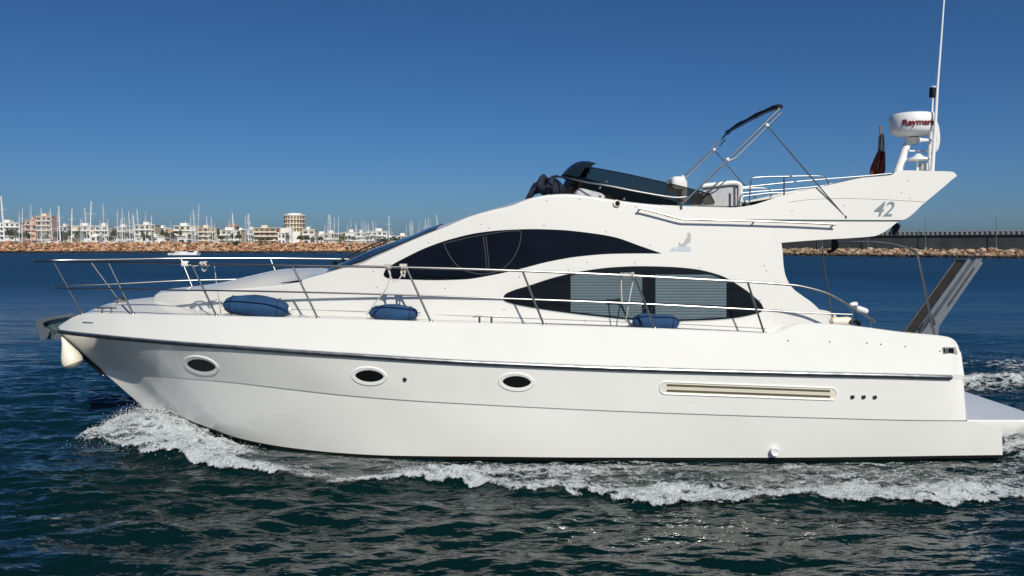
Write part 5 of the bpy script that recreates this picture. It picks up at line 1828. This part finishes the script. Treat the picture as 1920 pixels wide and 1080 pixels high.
# column at deck, mast top row, lean (pixels at the top), weight (2 bold, 1 plain, 0 faint)
masts = [(10,368,-8,2),(41,390,1,1),(36,397,0,0),(58,384,0,0),(78,390,-1,1),(100,391,0,1),(108,397,0,0),(114,387,-4,2),(134,392,1,2),(155,413,0,0),(165,389,0,1),(168,378,3,2),(187,413,0,0),(197,381,-4,0),(204,410,-2,0),(220,394,0,0),(230,392,-1,1),(234,404,0,0),(245,396,-4,1),(250,402,0,1),(254,402,0,1),(261,392,0,1),(273,396,0,0),(285,404,-1,1),(320,415,0,0),(348,413,0,0),(359,400,-2,0),(364,402,0,0),(367,393,0,1),(371,383,2,0),(392,405,0,1),(399,407,0,1),(423,427,0,0),(440,400,0,2),(460,403,0,0),(466,400,-1,1),(470,402,0,1),(591,432,0,1),(606,422,3,1),(612,403,4,0),(616,401,1,0),(622,403,0,1),(626,407,1,1),(634,404,1,0),(667,420,0,0),(671,418,0,1),(679,407,-1,0),(682,413,0,0),(685,415,0,0),(692,418,0,1),(703,414,0,1),(730,404,-1,2),(736,427,-2,0),(762,422,0,0),(770,418,0,1),(777,416,0,1),(783,422,1,0),(788,415,-1,0),(795,420,0,0),(800,410,0,1),(803,408,0,0),(807,411,0,0),(818,418,0,0),(823,402,0,1)]
extra = random.Random(21)
for _ in range(34):     # the thinner ones further back
    px = extra.choice([extra.uniform(200, 300), extra.uniform(340, 480), extra.uniform(590, 700), extra.uniform(670, 720), extra.uniform(755, 830), extra.uniform(0, 200), extra.uniform(500, 600)])
    masts.append((px, extra.uniform(408, 432), extra.uniform(-1, 1), 0))
WORD = {2: 'thick white mast', 1: 'slim white mast', 0: 'faint mast'}
first = [True, True]
counts = {}
recs = []
for i, (px, yt, lean, wt) in enumerate(masts):
    Y = {2: 246, 1: 262, 0: 284}[wt] + (i*13 % 7)
    k = Y/F
    topz = H + (HY-yt)*k
    s = topz/14.0
    pr = 1 if wt == 0 else 0
    src = (sp0, sp1)[pr]
    if first[pr]: o = src; first[pr] = False
    else: o = copy_tree(src)
    rz = [1.35, 1.75, -1.45, 1.6, -1.7][i % 5]
    o.rotation_euler = (0, math.atan2(lean*k, topz), rz) if abs(lean) < 0.5 else (0, 0, 0)
    if abs(lean) >= 0.5:
        o.rotation_mode = 'QUATERNION'
        o.rotation_quaternion = Matrix.Rotation(math.atan2(lean*k, topz), 4, 'Y').to_quaternion() @ Matrix.Rotation(rz, 4, 'Z').to_quaternion()
    wsc = {2: 2.1, 1: 1.2, 0: 0.8}[wt]
    o.scale = (s, s, s)
    off = Matrix.Rotation(rz, 3, 'Z') @ Vector((0.8*s, 0, 0))
    o.location = ((px-CX)*k - off.x, Y - off.y, 0)
    if True:
        for ch in o.children:
            if ch.name.startswith('mast'): ch.scale = (wsc, wsc, 1); ch.location = (0.8*(1-wsc), 0, 0)
    ref = near_name(px)
    side = 'left' if px < ref[0]-5 else ('right' if px > ref[0]+5 else 'middle')
    h_ = 'tall ' if yt < 395 else ('short ' if yt > 412 else '')
    recs.append((o, f"sailing boat, {h_}{WORD[wt]}, at {side} of {ref[1]}", ref, side))
for o, lab, ref, side in recs: counts[lab] = counts.get(lab, 0) + 1
for o, lab, ref, side in recs:
    if counts[lab] > 1:
        tag(o, lab, 'sailing boat', f'{lab.split(chr(44))[1].strip()}s at {side} of {ref[1]}')
    else: tag(o, lab, 'sailing boat', 'sailing boats moored behind the breakwater')

# small motorboat crossing the bay
def motorboat(loc, s, label):
    root = empty('motorboat', loc)
    m = MB()
    rows_ = []
    for (x, w, zd, zk) in [(3.2,0.95,0.66,0.0),(1.5,1.15,0.64,-0.1),(0,1.2,0.62,-0.15),(-1.4,1.0,0.58,-0.05),(-2.5,0.55,0.52,0.12),(-3.1,0.22,0.47,0.28),(-3.5,0.02,0.42,0.40)]:
        rows_.append([Vector(loc)+Vector((x*s, y*s, z*s)) for y, z in ((-w,zd),(-w*0.97,zd*0.25),(0,zk),(w*0.97,zd*0.25),(w,zd))])
    m.grid(rows_); m.grid([[r[0], (r[0]+r[-1])/2 + Vector((0,0,0.12*s)), r[-1]] for r in rows_], flip=True)
    m.grid([rows_[0], [(rows_[0][0]+rows_[0][-1])/2]*5])
    m.build('hull', M['white'], root)
    m = MB(); rbox(m, Vector(loc)+Vector((-0.5*s,0,0.74*s)), (2.6*s,1.5*s,0.42*s), 0.2*s); m.build('cabin', M['gel'], root)
    m = MB(); m.grid([[Vector(loc)+Vector(((-0.1+0.5*q)*s, y*s, (0.93+0.40*q)*s)) for y in (-0.75,-0.3,0.3,0.75)] for q in (0,1)]); m.build('windshield', M['smoke'], root)
    m = MB(); rbox(m, Vector(loc)+Vector((2.7*s,0,0.85*s)), (0.6*s,1.5*s,0.5*s), 0.15*s); m.build('stern_bench', M['vinyl'], root)
    m = MB(); m.tube([Vector(loc)+Vector((x*s, -1.05*s, 0.78*s - 0.06*s*(x < -1))) for x in (-2.9,-1.5,-0.5)], 0.03*s, 6); m.build('hand_rail', M['chrome'], root)
    tag(root, label, 'motorboat')
YM = H*F/(479.5-HY)
motorboat(((345-CX)*YM/F, YM, 0), 0.98, 'small white open motorboat crossing in front of the orange breakwater')
# low white motorboat cabins showing above the rocks
for (px, yt, lab) in [(96,449,'white cabin top of a motorboat behind the rocks right of the pink block'), (88,451,'low white motorboat behind the rocks under the pink block'), (205,449,'white motorboat showing above the rocks in the gap after the long shed'), (650,452,'small white motorboat above the rocks behind the yacht foredeck')]:
    Y = 240; k = Y/F
    motorboat(((px-CX)*k, Y, H+(HY-yt)*k-1.3), 0.9, lab)

# ------------------------------------------------------------------ the air
m = bpy.data.materials.new('haze_air'); m.use_nodes = True
nt = m.node_tree; nt.nodes.clear()
o_ = nt.nodes.new('ShaderNodeOutputMaterial'); pv = nt.nodes.new('ShaderNodeVolumePrincipled')
pv.inputs['Color'].default_value = (0.85, 0.90, 0.95, 1)
pv.inputs['Density'].default_value = 0.00005
nt.links.new(pv.outputs[0], o_.inputs['Volume'])
hz = MB(); hz.box((0, 200, 10.5), (1400, 700, 26.0))
hzo = hz.build('haze', m, smooth=False)
tag(hzo, kind='stuff')
hzo['label'] = 'thin pale sea haze over the bay'; hzo['category'] = 'haze'
